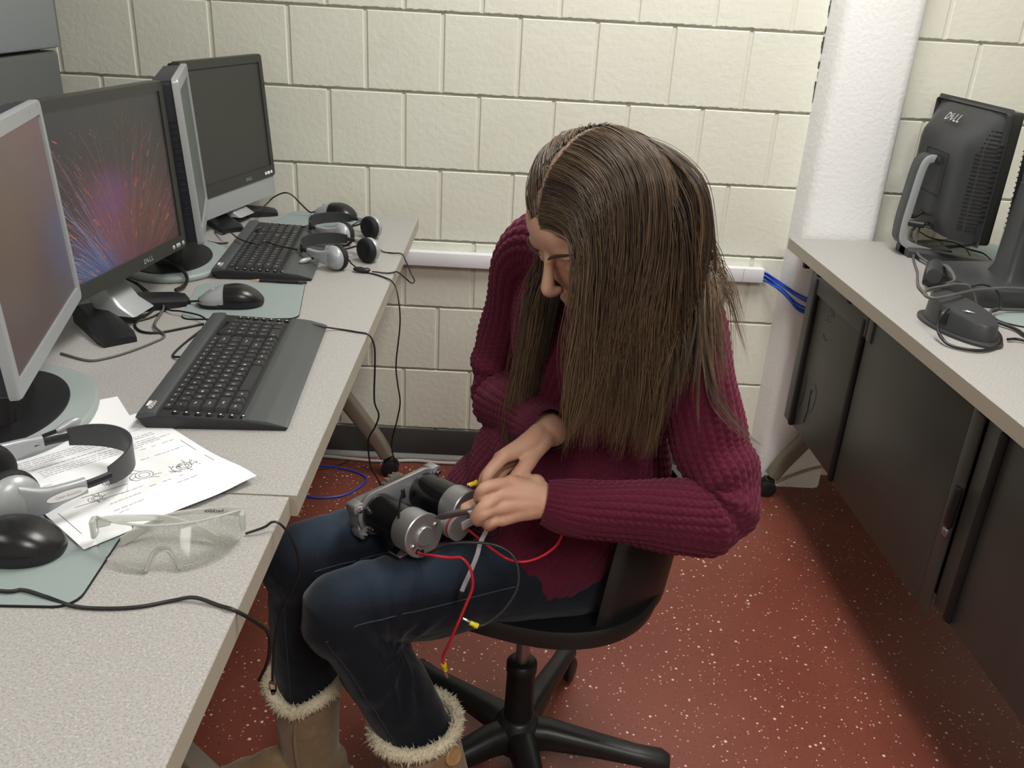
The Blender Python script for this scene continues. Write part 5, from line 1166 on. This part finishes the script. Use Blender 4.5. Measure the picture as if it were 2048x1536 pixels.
def build_jeans():
    b = MB(); s_ = Vector((0, 0, 1))
    ball(b, (J['hipL']+J['hipR'])/2+Vector((.01, .005, -.005)), (.178, .13, .098), ((J['hipL']-J['hipR']).normalized(), Vector((-.9, -.4, 0)).normalized(), s_), 20)
    for s, sh in (('L', Vector((.290, -1.405, .265))), ('R', Vector((.082, -1.288, .22)))):
        h, k = J['hip'+s], J['knee'+s]
        limb(b, [h, h.lerp(k, .3)+Vector((0, 0, .004)), h.lerp(k, .65)+Vector((0, 0, .002)), k+(h-k)*0.12], [.090, .080, .070, .064], 26)
        limb(b, [k+(h-k)*0.08+Vector((0, 0, .0)), k+Vector((-.004, -.002, -.008)), k.lerp(sh, .12)], [.064, .0635, .062], 26)
        limb(b, [k, k.lerp(sh, .4), sh, sh+(sh-k)*0.06], [.060, .059, .054, .050], 26)
    b.v = [tuple(Vector(p)-PO) for p in b.v]
    me = remesh(b, 0.004, 8, 0.5); n = len(me.vertices)
    co = np.empty(n*3, np.float32); me.vertices.foreach_get('co', co); co = co.reshape(-1, 3).astype(float); no = np.empty(n*3, np.float32); me.vertices.foreach_get('normal', no); no = no.reshape(-1, 3).astype(float)
    W = co+np.array(PO)
    disp = np.array([0.0025*noise.noise(Vector(p)*14)+0.0012*noise.noise(Vector(p)*38) for p in W])
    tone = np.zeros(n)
    for s in 'LR':
        h, k = np.array(J['hip'+s]), np.array(J['knee'+s]); ax = k-h; Ln = np.linalg.norm(ax); ax /= Ln
        # creases fanning out from the hollow of the knee
        kp = k+np.array([.085, .012, -.062])*(1 if s == 'L' else 1); side = np.array([-.35, -.94, 0]); side /= np.linalg.norm(side)
        v = W-kp; u1 = -ax*1.0; u2 = np.cross(side, u1); a_ = np.arctan2(v@u2, v@u1); rr = np.hypot(v@u1, v@u2); near = (np.abs((W-k)@side) < .10)
        fall = np.exp(-((rr-.055)/.045)**2)*near; disp += 0.0042*fall*np.maximum(0, np.sin(a_*7.5+rr*18))
        # light on the tops of thigh and knee, painted in as a paler denim tone
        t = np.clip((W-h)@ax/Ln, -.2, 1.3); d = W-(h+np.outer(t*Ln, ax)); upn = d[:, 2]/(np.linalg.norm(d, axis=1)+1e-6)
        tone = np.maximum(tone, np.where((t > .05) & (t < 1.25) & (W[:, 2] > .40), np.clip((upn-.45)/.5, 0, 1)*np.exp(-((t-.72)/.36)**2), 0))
        disp += 0.0016*np.exp(-((t-.30)/.25)**2)*np.sin(t*60+6*upn)*np.clip(upn+.5, 0, 1)*(np.abs(t) < .7)
    co += no*disp[:, None]; me.vertices.foreach_set('co', co.astype(np.float32).ravel())
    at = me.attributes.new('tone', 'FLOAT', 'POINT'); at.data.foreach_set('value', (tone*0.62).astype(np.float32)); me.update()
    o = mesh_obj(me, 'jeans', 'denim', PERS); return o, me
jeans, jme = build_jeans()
from mathutils.bvhtree import BVHTree
jb = BVHTree.FromPolygons([v.co for v in jme.vertices], [tuple(p.vertices) for p in jme.polygons])
def on_jeans(c, d):
    h = jb.ray_cast(Vector(c)-PO, Vector(d)); return h[0]+Vector(d).normalized()*0.0006 if h[0] else None
for s, sh, ds in (('L', Vector((.290, -1.405, .265)), Vector((-.33, -.94, .10))), ('R', Vector((.082, -1.288, .22)), Vector((-.33, -.94, .10)))):
    h, k = J['hip'+s], J['knee'+s]; pts = []
    for i in range(30):
        t = i/29; c = h.lerp(k, .25+.62*t*2) if t < .5 else k.lerp(sh, (t-.5)*2*.98+.05)
        q = on_jeans(c, (ds+Vector((0, 0, .35*(1-t)-.10))).normalized())
        if q: pts.append(q)
    b = MB(); b.tube(pts, 0.0011, 6); b.build('side_seam', 'stitch', jeans, 60)

# ---------------------------------------------------------------- knit sweater
def knit_mat():
    m = bpy.data.materials.new('burgundy_knit'); m.use_nodes = True; nt = m.node_tree; P = nt.nodes['Principled BSDF']
    tc = nt.nodes.new('ShaderNodeTexCoord'); n = nt.nodes.new('ShaderNodeTexNoise'); n.inputs['Scale'].default_value = 500; n.inputs['Detail'].default_value = 3
    nt.links.new(tc.outputs['Object'], n.inputs['Vector'])
    r = nt.nodes.new('ShaderNodeValToRGB'); r.color_ramp.elements[0].position = .3; r.color_ramp.elements[0].color = (0.050, 0.0055, 0.014, 1); r.color_ramp.elements[1].position = .75; r.color_ramp.elements[1].color = (0.112, 0.012, 0.032, 1)
    nt.links.new(n.outputs['Fac'], r.inputs[0]); nt.links.new(r.outputs[0], P.inputs['Base Color'])
    P.inputs['Roughness'].default_value = 0.9; P.inputs['Specular IOR Level'].default_value = 0.15; P.inputs['Sheen Weight'].default_value = 0.25; P.inputs['Sheen Roughness'].default_value = 0.5; P.inputs['Sheen Tint'].default_value = (0.9, 0.35, 0.5, 1)
    b = nt.nodes.new('ShaderNodeBump'); b.inputs['Strength'].default_value = 0.5; b.inputs['Distance'].default_value = 0.0015; nt.links.new(n.outputs['Fac'], b.inputs['Height']); nt.links.new(b.outputs[0], P.inputs['Normal'])
    return m
M['knit'] = knit_mat()
def knit_surface(C, N1, N2, A, B_, ribs, length, hem0=0.0, hem1=0.0, amp=0.0046, row=0.0105, per=9, fold=None, sq=1.0):
    """closed tube: centre C(k,3), axes N1,N2, half sizes A,B ; ribs around, stitches along; hem0/hem1: ribbed length at the two ends"""
    k = len(C); nr = int(length/row)*5; t = np.linspace(0, k-1, nr)
    c = cr_np(C, t); n1 = cr_np(N1, t); n2 = cr_np(N2, t); a = cr_np(np.array(A)[:, None], t)[:, 0]; b = cr_np(np.array(B_)[:, None], t)[:, 0]
    n1 /= np.linalg.norm(n1, axis=1)[:, None]; n2 -= n1*np.sum(n1*n2, 1)[:, None]; n2 /= np.linalg.norm(n2, axis=1)[:, None]
    m = ribs*per; th = 2*np.pi*np.arange(m)/m; ct, st = np.cos(th), np.sin(th)
    ct = np.sign(ct)*np.abs(ct)**sq; st = np.sign(st)*np.abs(st)**sq
    P = c[:, None, :]+a[:, None, None]*ct[None, :, None]*n1[:, None, :]+b[:, None, None]*st[None, :, None]*n2[:, None, :]
    if fold is not None: P = P+fold(P, t/(k-1), th)
    du = np.roll(P, -1, 1)-np.roll(P, 1, 1); dv = np.gradient(P, axis=0); nn = np.cross(du, dv); nn /= np.linalg.norm(nn, axis=2)[:, :, None]+1e-12
    if np.mean(np.sum(nn*(P-c[:, None, :]), 2)) < 0: nn = -nn
    s = np.concatenate([[0], np.cumsum(np.linalg.norm(np.diff(c, axis=0), axis=1))]); s *= length/s[-1]
    u = (np.arange(m)/per) % 1.0; v = s/row
    x = np.abs(u-.5)*2                                           # 0 at the crest of the rib, 1 in the valley
    ridge = np.cos(np.pi*x/2)**0.8
    st_ = 0.5+0.5*np.cos(2*np.pi*(v[:, None]-0.45*x[None, :]+0.5*((np.arange(m)//per) % 2)[None, :]))
    h = ridge[None, :]*(0.30+0.70*st_)
    hem = np.clip(np.maximum((hem0-s)/0.012, (s-(length-hem1))/0.012), 0, 1)[:, None]
    hr = (0.38*ridge)[None, :]+0*st_
    h = h*(1-hem)+hr*hem
    jit = 1.0
    P = P+nn*(h*amp)[:, :, None]
    return P.reshape(-1, 3), nr, m
def sleeve_axes(pts, n, ref):
    C = cr_np(np.array([tuple(p) for p in pts]), np.linspace(0, len(pts)-1, n)); T = np.gradient(C, axis=0); T /= np.linalg.norm(T, axis=1)[:, None]
    N = np.array(ref, float); N1 = []
    for i in range(n): N = N-T[i]*(N@T[i]); N = N/np.linalg.norm(N); N1.append(N.copy())
    N1 = np.array(N1); return C, N1, np.cross(T, N1)
SV, SF = [], []
def add_surf(P, nr, m):
    base = sum(len(v) for v in SV); SV.append(P-np.array(PO)); SF.append(grid_faces(nr, m, True, base))
def lat(a): return Vector((math.cos(r_(a)), math.sin(r_(a)), 0))
#  ring table: centre, lateral heading (deg), tilt (forward axis raised), half width, half depth
RG = [((.466, -1.192, .530), -70, .05, .172, .186), ((.484, -1.186, .575), -69, .02, .178, .180), ((.515, -1.176, .640), -67, .0, .174, .162), ((.530, -1.168, .695), -63, -.02, .163, .150),
      ((.532, -1.160, .745), -58, -.05, .150, .142), ((.550, -1.152, .810), -53, -.08, .152, .130), ((.562, -1.148, .870), -50, -.10, .172, .136), ((.562, -1.148, .925), -47, -.12, .172, .118),
      ((.558, -1.152, .968), -46, -.15, .152, .092), ((.553, -1.162, .998), -46, -.2, .100, .070), ((.550, -1.172, 1.015), -46, -.25, .066, .060)]
C_, A1, A2, a_, b_ = [], [], [], [], []
for (c, hd, tl, wa, wb) in RG:
    l = lat(hd)+Vector((0, 0, -.16*max(0, 1-len(C_)/3))); l.normalize(); f = Vector((0, 0, 1)).cross(l)*-1; f = (f+Vector((0, 0, tl))).normalized(); C_.append(c); A1.append(tuple(l)); A2.append(tuple(f)); a_.append(wa); b_.append(wb)
def fold_torso(P, t, th):
    out = np.zeros_like(P); T, H = np.meshgrid(t, th, indexing='ij')
    d = 0.010*np.exp(-((T-.30)/.05)**2)*np.cos(H*1.0-1.2)-0.012*np.exp(-((T-.38)/.035)**2)*(0.6+0.4*np.cos(H-1.57))+0.006*np.sin(T*38+2.2*np.sin(H*2))*np.exp(-((T-.28)/.16)**2)+0.004*np.sin(H*3+T*9)
    cx = P.mean(1, keepdims=True); r = P-cx; r /= np.linalg.norm(r, axis=2)[:, :, None]+1e-9
    return r*d[:, :, None]
add_surf(*knit_surface(np.array(C_), np.array(A1), np.array(A2), a_, b_, 66, 0.56, 0.075, 0.0, 0.0034, fold=fold_torso))
def fold_sleeve(el_t, sgn=1):
    def f(P, t, th):
        T, H = np.meshgrid(t, th, indexing='ij')
        d = -0.010*np.exp(-((T-el_t)/.045)**2)*np.clip(np.cos(H-sgn), 0, 1)+0.0055*np.sin((T-el_t)*70+1.5*np.cos(H))*np.exp(-((T-el_t)/.10)**2)+0.003*np.sin(T*24+H*2)
        cx = P.mean(1, keepdims=True); r = P-cx; r /= np.linalg.norm(r, axis=2)[:, :, None]+1e-9; return r*d[:, :, None]
    return f
def sleeve(pts, rad, length, elt, ref, sgn):
    C, N1, N2 = sleeve_axes(pts, 60, ref); R = np.interp(np.linspace(0, 1, 60), np.linspace(0, 1, len(rad)), rad)
    add_surf(*knit_surface(C, N1, N2, R, R, 25, length, 0.0, 0.055, 0.0034, fold=fold_sleeve(elt, sgn)))
V = Vector
sleeve([(.585, -1.195, .975), (.628, -1.238, .972), (.662, -1.268, .930), (.683, -1.308, .858), (.708, -1.348, .782), (.734, -1.386, .732), (.708, -1.404, .704), (.650, -1.412, .706), (.575, -1.418, .713), (.505, -1.420, .717), (.462, -1.420, .724)],
       [.066, .068, .064, .056, .052, .051, .052, .050, .045, .038, .0285], 0.60, .53, (0, 0, 1), 0.0)
sleeve([(.505, -1.105, .985), (.462, -1.055, .985), (.432, -1.028, .945), (.418, -1.030, .870), (.404, -1.038, .795), (.392, -1.060, .740), (.404, -1.098, .732), (.424, -1.160, .745), (.446, -1.225, .762), (.462, -1.275, .775), (.475, -1.310, .783)],
       [.064, .068, .064, .056, .054, .054, .054, .050, .044, .036, .0295], 0.58, .52, (0, 0, 1), 0.0)
sweater = np_mesh('sweater', np.vstack(SV), np.vstack(SF), 'knit', PERS)
# neckband
b = MB(); rings = []
for i in range(8):
    z = i/7; rings.append([Vector((.550, -1.174, 1.008+.022*z))-PO+lat(-46)*(.064+.002*math.sin(PI*z)+0.0012*math.cos(44*2*PI*k/176))*math.cos(2*PI*k/176)+lat(-136)*(.058+0.0012*math.cos(44*2*PI*k/176))*math.sin(2*PI*k/176) for k in range(176)])
b.loft(rings, 0, False); b.build('neckband', 'knit', sweater, 60)

# ---------------------------------------------------------------- boots
M['suede'] = mat('tan_suede', (0.30, 0.205, 0.115), 0.9, spec=0.1, bump=(300, 0.35, 0.0012), sheen=0.25, mix=[(14, 4, 0.4, 0.7, (0.25, 0.165, 0.09)), (60, 3, 0.5, 0.75, (0.34, 0.24, 0.14))])
M['fleece'] = mat('cream_fleece', (0.74, 0.66, 0.49), 0.95, spec=0.05, sheen=0.3)
M['sole'] = mat('tan_sole', (0.22, 0.15, 0.09), 0.7)
def boot(name, top, ank, toe_dir, rt, ra, cuff_pts, seed, flip=False, button=None):
    top = Vector(top); ank = Vector(ank); td = Vector((*toe_dir, 0)).normalized(); b = MB()
    sh = [top+(ank-top)*q for q in (.05, .3, .6, 1.0)]+[ank+Vector((0, 0, -.035))]
    b.tube(sh, [rt, rt*.6+ra*.4, rt*.3+ra*.7, ra, ra*1.02], 36); ball(b, sh[-1], (ra, ra, ra*.8))
    heel = Vector((ank.x, ank.y, 0))-td*0.035
    for (d, z, rx, ry, rz_) in ((0.0, .050, .062, .044, .050), (.06, .050, .075, .046, .046), (.115, .040, .062, .048, .038), (.15, .034, .052, .046, .032)):
        ball(b, heel+td*(d+.03)+Vector((0, 0, z)), (rx, ry, rz_), (td, Vector((-td.y, td.x, 0)), Vector((0, 0, 1))))
    b.v = [(p[0]-PO.x, p[1]-PO.y, max(p[2], 0.012)) for p in b.v]
    me = remesh(b, 0.004, 6, 0.5); o = mesh_obj(me, name, 'suede', PERS)
    s = MB(); rings = []
    for z, g in ((0.0005, .97), (.012, 1.0), (.018, .99)):
        rings.append([heel+td*(.085+.125*math.cos(2*PI*k/48)*g)+Vector((-td.y, td.x, 0))*(.047*math.copysign(abs(math.sin(2*PI*k/48))**.8, math.sin(2*PI*k/48))*g)+Vector((0, 0, z))-PO for k in range(48)])
    s.loft(rings); s.build('sole', 'sole', o, 40)
    # fleece rim: tufts on a closed path
    rnd = random.Random(seed); f = MB(); P = [Vector(p) for p in cuff_pts]; P = P+[P[0]]; path = spline(P, 10)
    axd = (ank-top).normalized()
    f.tube([p-PO for p in path], 0.0105, 8, caps=False)
    g = MB(); cc = sum((p for p in path), Vector((0, 0, 0)))/len(path)-PO; g.v = [tuple(cc+axq) for axq in [(ank-top).normalized()*0.012]]+[tuple(p-PO+(ank-top).normalized()*0.004) for p in path]; nn_ = len(path); g.f = [(0, 1+i, 1+(i+1) % nn_) for i in range(nn_)]; g.m = [0]*nn_; g.build('lining', 'fleece', o, 60)
    for i in range(6500):
        q = path[rnd.randrange(len(path)-1)].lerp(path[rnd.randrange(len(path)-1)], 0) if False else None
        j = rnd.randrange(len(path)-1); p = path[j].lerp(path[j+1], rnd.random())
        out = (p-top); out -= axd*out.dot(axd); out.normalize()
        d = (out*rnd.gauss(.55, .7)-axd*rnd.gauss(.35, .7)+Vector((rnd.gauss(0, .45), rnd.gauss(0, .45), rnd.gauss(0, .45)))).normalized()
        p0 = p+d*0.006-PO; L_ = rnd.uniform(.003, .0075); w_ = rnd.uniform(.0016, .0030); side = d.orthogonal().normalized(); side2 = d.cross(side); bend = Vector((rnd.gauss(0, .55), rnd.gauss(0, .55), rnd.gauss(0, .55)-.2))*L_
        m1 = p0+d*L_*.55+bend*.3; m2 = p0+d*L_+bend
        f.add([p0+side*w_, p0-side*w_*.5+side2*w_*.87, p0-side*w_*.5-side2*w_*.87, m1+side*w_*.7, m1-side*w_*.35+side2*w_*.6, m1-side*w_*.35-side2*w_*.6, m2], [(0, 1, 4, 3), (1, 2, 5, 4), (2, 0, 3, 5), (3, 4, 6), (4, 5, 6), (5, 3, 6)])
    tag(f.build('fleece_trim', 'fleece', o, 180), kind='stuff')
    return o
def rim(c, ax, ra, rb, tilt):
    """ring of points around c, in the plane across ax; tilt(k angle) lowers it along ax"""
    ax = Vector(ax).normalized(); e1 = Vector((1, 0, 0)); e1 = (e1-ax*e1.dot(ax)).normalized(); e2 = ax.cross(e1); c = Vector(c)
    return [c+e1*(ra*math.cos(2*PI*k/16))+e2*(rb*math.sin(2*PI*k/16))-ax*tilt(2*PI*k/16) for k in range(16)]
axL = Vector((.285, -1.405, .275))-Vector((.335, -1.40, .10))
bL = boot('boot', (.287, -1.405, .268), (.338, -1.400, .095), (-.95, -.25), .066, .052, rim((.287, -1.405, .275), axL, .066, .066, lambda a: 0.012*math.cos(a*1.0)-0.012), 3)
axR = Vector((0, -.02, 1))
bR = boot('boot', (.079, -1.296, .262), (.079, -1.284, .095), (-.93, -.30), .062, .052, rim((.079, -1.296, .272), axR, .062, .060, lambda a: 0.022*max(0, math.cos(a+1.75))**4), 8)
M['button'] = mat('tan_wood_button', (0.50, 0.30, 0.13), 0.45, mix=[(60, 4, .4, .7, (0.42, 0.24, 0.10))])
b = MB(); nb = Vector((.70, -.66, .28)).normalized(); X = frame3(Vector((.3465, -1.4420, .258))-PO, Vector((0, 0, 1)).cross(nb), nb.cross(Vector((0, 0, 1)).cross(nb))) @ Matrix.Scale(1.12, 4)
b.lathe([(0.001, 0.004), (0.010, 0.004), (0.0125, 0.0055), (0.0145, 0.004), (0.015, 0.001), (0.0145, -0.001), (0.001, -0.001)], 28, 0, X)
for q in ((-.003, -.003), (.003, .003), (-.003, .003), (.003, -.003)): b.lathe([(0.0001, 0.0046), (0.0012, 0.0045), (0.0013, 0.004)], 8, 0, X @ TR(q[0], q[1], 0))
b.build('button', 'button', bL, 40)
b = MB()
pts = [Vector((.079-.010*math.sin(i*.2), -1.292-.0625+0.012*(i/14), .262-.185*i/14))-PO for i in range(15)]
b.tube(pts, 0.0022, 8, flat=1.4); b.build('front_seam', 'suede', bR, 60)
# ---------------------------------------------------------------- long hair
def hair_mat():
    m = bpy.data.materials.new('brown_hair'); m.use_nodes = True; nt = m.node_tree; P = nt.nodes['Principled BSDF']
    a = nt.nodes.new('ShaderNodeAttribute'); a.attribute_name = 'tone'
    r = nt.nodes.new('ShaderNodeValToRGB'); e = r.color_ramp.elements; e[0].position = 0; e[0].color = (0.030, 0.019, 0.0125, 1); e[1].position = 1; e[1].color = (0.25, 0.165, 0.088, 1)
    k = e.new(.5); k.color = (0.100, 0.065, 0.040, 1)
    nt.links.new(a.outputs['Fac'], r.inputs[0]); nt.links.new(r.outputs[0], P.inputs['Base Color'])
    P.inputs['Roughness'].default_value = 0.33; P.inputs['Specular IOR Level'].default_value = 0.65
    return m
M['hair'] = hair_mat()
hc = np.array(Hc+HF*(-.010)+HU*.028); hF, hU, hL = np.array(HF), np.array(HU), np.array(HL)
HR = np.array([.101, .100, .083])
def skull(al, be, lift=0.0):
    d = np.array([math.cos(be)*math.cos(al), math.cos(be)*math.sin(al), math.sin(be)]); R = HR+lift
    return hc+hF*d[0]*R[0]+hU*d[1]*R[1]+hL*d[2]*R[2]*(1-(.24 if d[2] < 0 else .04)*max(0.0, d[0]))
def stick(p, lift):
    R = HR+lift; q = p-hc; R = R*np.array([1, 1, 1-(.24 if q@hL < 0 else .04)*min(1, max(0.0, (q@hF)/R[0]))]); l = np.array([q@hF, q@hU, q@hL])/R; l = l/np.linalg.norm(l)*R
    return hc+hF*l[0]+hU*l[1]+hL*l[2]
def push(p, lift):
    R = HR+lift; q = p-hc; R = R*np.array([1, 1, 1-(.24 if q@hL < 0 else .04)*min(1, max(0.0, (q@hF)/R[0]))]); l = np.array([q@hF, q@hU, q@hL])/R; n = np.linalg.norm(l)
    if n < 1: l = l/n*R; return hc+hF*l[0]+hU*l[1]+hL*l[2], True
    return p, False
CAPS = [(np.array(J['shL']), np.array(J['elL']), .078, .064), (np.array(J['shR']), np.array(J['elR']), .074, .060), (np.array(J['shL'])*.5+np.array(J['neckb'])*.5, np.array(J['shL']), .060, .074), (np.array(J['neckb']), np.array(J['neckb'])+np.array([0, 0, -.03]), .062, .07),
        (np.array(J['elL']), np.array(J['wrL']), .060, .042), (np.array((.560, -1.150, .93)), np.array((.545, -1.165, .70)), .128, .140), (np.array((.600, -1.200, .93)), np.array((.585, -1.215, .70)), .105, .12)]
def body_push(p, extra):
    for (a, b, r0, r1) in CAPS:
        ab = b-a; t = min(1, max(0, (p-a)@ab/(ab@ab))); c = a+ab*t; r = r0+(r1-r0)*t+extra; d = p-c; n = np.linalg.norm(d)
        if n < r: p = c+d/n*r
    return p
WL0 = np.array(J['wrL']); WLd = np.array(J['elL'])-WL0; WLd /= np.linalg.norm(WLd)
rng = np.random.RandomState(12)
guides = []
def march(al, be, side, L, back, drift, lift0, gon=.07, tuck=True):
    lift = .0012; p = skull(al, be, lift); e_b = skull(al, be+side*.02, lift)-p; e_a = skull(al+.02, be, lift)-p
    d = e_b/np.linalg.norm(e_b)+back*e_a/np.linalg.norm(e_a); d /= np.linalg.norm(d)
    pts = [p.copy()]; s = 0; h = 0.009; g = np.array([0, 0, -1.0])
    ph = rng.uniform(0, 6.28); wv = rng.uniform(.3, 1.0)
    while s < L:
        lift = .0012+(lift0-.0012)*min(1, s/.075)
        on = push(p, lift+.004)[1]
        gg = gon*(1 if s < .16 else 3)
        d = d*(.90 if on else .80)+(g*(gg if on else .26))+drift*.02*(0.4 if on else 1)
        if not on: d = d+np.array([math.sin(s*26+ph), .3*math.cos(s*26+ph), 0])*.075*wv*min(1, s/.3)
        d /= np.linalg.norm(d); p = p+d*h; p2, hit = push(p, lift)
        if side < 0 and tuck:
            f_ = float((p2-np.array(Hc))@hF); lim = .080-.095*min(1, max(0, (s-.02)/.13))
            if f_ > lim: p2 = p2-hF*(f_-lim)*.5
            p2, _ = push(p2, lift)
        if s < (.15 if side < 0 and tuck else .022): p2 = stick(p2, lift)
        p2 = body_push(p2, lift*.6+.004); mv = p2-pts[-1]; n = np.linalg.norm(mv)
        if n > 1e-6: d = d*.4+mv/n*.6; d /= np.linalg.norm(d)
        p = p2; pts.append(p.copy()); s += h
        if len(pts) > 12 and (p-WL0)@WLd > -.02 and np.linalg.norm((p-WL0)-WLd*((p-WL0)@WLd)) < .061 and 0 < (p-WL0)@WLd < .30 and p[2] < .79: break
        if len(pts) > 12 and np.linalg.norm(p-WL0) < .045: break
    return np.array(pts)
def add_guides(n, al0, al1, be0, be1, side, L0, L1, back, drift_fn, lift0, lift1, gon=.07, ls=.045, tuck=True):
    for i in range(n):
        u = (i+rng.rand())/n; al = math.radians(al0+(al1-al0)*u); be = side*math.radians(be0+(be1-be0)*rng.rand())
        lf = lift0+(lift1-lift0)*rng.rand()
        guides.append((march(al, be, side, L0+(L1-L0)*u+rng.uniform(-ls, .02), back(u), drift_fn(u)+rng.normal(0, .14, 3)*np.array([1, 1, 0]), lf, gon, tuck), side))
right = np.array([.95, -.1, 0]); toward = np.array([0.1, -.9, 0])
away = -toward
# near side, rooted along the parting
add_guides(126, 21, 165, 3.5, 7, 1, .655, .60, lambda u: .16*(1-u)+.04, lambda u: right*(-.48+.98*u**1.4)+toward*.14, .006, .018)
add_guides(64, 34, 170, 12, 40, 1, .55, .50, lambda u: .12*(1-u), lambda u: right*(-.18+.6*u**2)+toward*.05, .003, .012)
add_guides(40, 70, 180, 40, 80, 1, .42, .40, lambda u: .1*(1-u), lambda u: right*(-.2+.5*u), .002, .006)
# far side, swept back behind the cheek
add_guides(84, 24, 190, 3.5, 8, -1, .45, .45, lambda u: 1.5*(1-u)+.05, lambda u: right*(-.10+.1*u)+away*.2, .002, .006, .012)
add_guides(40, 95, 205, 20, 75, -1, .38, .42, lambda u: .6*(1-u), lambda u: right*(-.05+.2*u)+away*.1, .002, .006, .03)
add_guides(110, 90, 140, 55, 86, -1, .58, .50, lambda u: .05, lambda u: right*(-.95+1.1*((u*7)%1))+toward*.25, .002, .006, .07, .05, False)
# back of the head down the nape and behind the near shoulder
add_guides(80, 138, 215, 0, 45, 1, .40, .34, lambda u: .35, lambda u: right*(.95+.6*u)+away*(.40+.3*u), .010, .042)
def strands(guides, per, spread_root, spread_tip, r0, wild=0.0):
    Vs, Fs, Ts = [], [], []; base = 0; n = 30
    ring = np.array([[math.cos(2*math.pi*k/3), math.sin(2*math.pi*k/3)] for k in range(3)])
    for (g, side) in guides:
        tt = np.linspace(0, len(g)-1, n); G = np.stack([np.interp(tt, np.arange(len(g)), g[:, k]) for k in range(3)], 1)
        T = np.gradient(G, axis=0); T /= np.linalg.norm(T, axis=1)[:, None]+1e-9
        ref = G-hc; ref -= T*np.sum(ref*T, 1)[:, None]; ref /= np.linalg.norm(ref, axis=1)[:, None]+1e-9; bi = np.cross(T, ref)
        gt = np.clip(rng.normal(.42, .21), .08, .95); gcut = rng.uniform(.80, 1.0)
        for c in range(per):
            a = rng.normal(0, 1, 2); cut = gcut*rng.uniform(.84, 1.0); s = np.linspace(0, 1, n)
            sp = spread_root*(1-s)+spread_tip*s+0.004*np.sin(math.pi*s); ph = rng.uniform(0, 6.28, 3); fz = wild*s**1.5
            off = (np.abs(a[0])*.35*sp)[:, None]*ref+(a[1]*sp+fz*.010*np.sin(5*s+ph[0])+.0030*np.sin(9*s+ph[1])*s)[:, None]*bi+(fz*.008*np.sin(6*s+ph[2]))[:, None]*ref
            m = max(6, int(n*cut)); Q = (G+off)[:m]; TT = np.gradient(Q, axis=0); TT /= np.linalg.norm(TT, axis=1)[:, None]+1e-9
            N = np.cross(TT, np.array([.31, .22, .92])); N /= np.linalg.norm(N, axis=1)[:, None]+1e-9; B = np.cross(TT, N)
            rad = r0*rng.uniform(.7, 1.25)*(1-np.linspace(0, 1, m)**3*.9)
            P = Q[:, None, :]+rad[:, None, None]*(ring[None, :, 0:1]*N[:, None, :]+ring[None, :, 1:2]*B[:, None, :])
            Vs.append(P.reshape(-1, 3)); Fs.append(grid_faces(m, 3, True, base)); base += m*3
            tone = np.clip(gt+rng.normal(0, .10)+.26*np.linspace(0, 1, m)**1.6, 0, 1); Ts.append(np.repeat(tone, 3))
    return np.vstack(Vs)-np.array(PO), np.vstack(Fs), np.concatenate(Ts)
Vh, Fh, Th = strands(guides, 16, .0050, .0036, .00060)
# loose flyaway strands
wild = [guides[i] for i in rng.choice(len(guides), 90)]
V2, F2, T2 = strands(wild, 2, .012, .022, .00032, 1.6)
# one lock swinging out over the left sleeve, and the wisps along the right outline
def lock(pts, n, r, spread):
    g = np.array([tuple(p) for p in spline(pts, 8)]); return strands([(g, 1)], n, spread, .0012, r)
extra = [lock([hp(-.06, .09, .055), (.640, -1.335, 1.02), (.668, -1.350, .95), (.690, -1.385, .885), (.735, -1.425, .845), (.775, -1.440, .832)], 40, .0005, .004),
         lock([hp(-.09, .07, .035), (.665, -1.262, 1.09), (.700, -1.270, 1.03), (.708, -1.275, .98), (.690, -1.30, .93)], 30, .0004, .007),
         lock([hp(-.09, .05, .035), (.672, -1.255, 1.06), (.715, -1.262, .99), (.728, -1.29, .91), (.735, -1.32, .86)], 14, .0003, .006)]
allV, allF, allT = [Vh], [Fh], [Th]; off = len(Vh)
for (v, f, t) in [(V2, F2, T2)]+extra: allV.append(v); allF.append(f+off); allT.append(t); off += len(v)
hair = np_mesh('hair', np.vstack(allV), np.vstack(allF), 'hair', PERS, np.concatenate(allT))
# scalp under the strands
n1, n2 = 60, 72; G = []; msk = []
AL = np.radians(np.linspace(21, 232, n1)); BE = np.radians(np.linspace(-88, 88, n2))
for al in AL:
    for be in BE: 
        a2 = al+(max(0, abs(be)-.20)*1.2*(1.6-al)/1.05 if al < 1.6 else 0)
        G.append(skull(a2, be, .0015))
G = np.array(G)-np.array(PO); F = grid_faces(n1, n2, False)
tone = np.full(len(G), .30); bi = np.abs(np.tile(BE, n1)); tone[bi < .06] = 2.0
M['scalp'] = mat('scalp', (0.27, 0.185, 0.135), 0.6)
ft = tone[F].max(1) > 1.5
np_mesh('scalp', G, F, ['hair', 'scalp'], hair, np.minimum(tone, .3), ft.astype(np.int32))
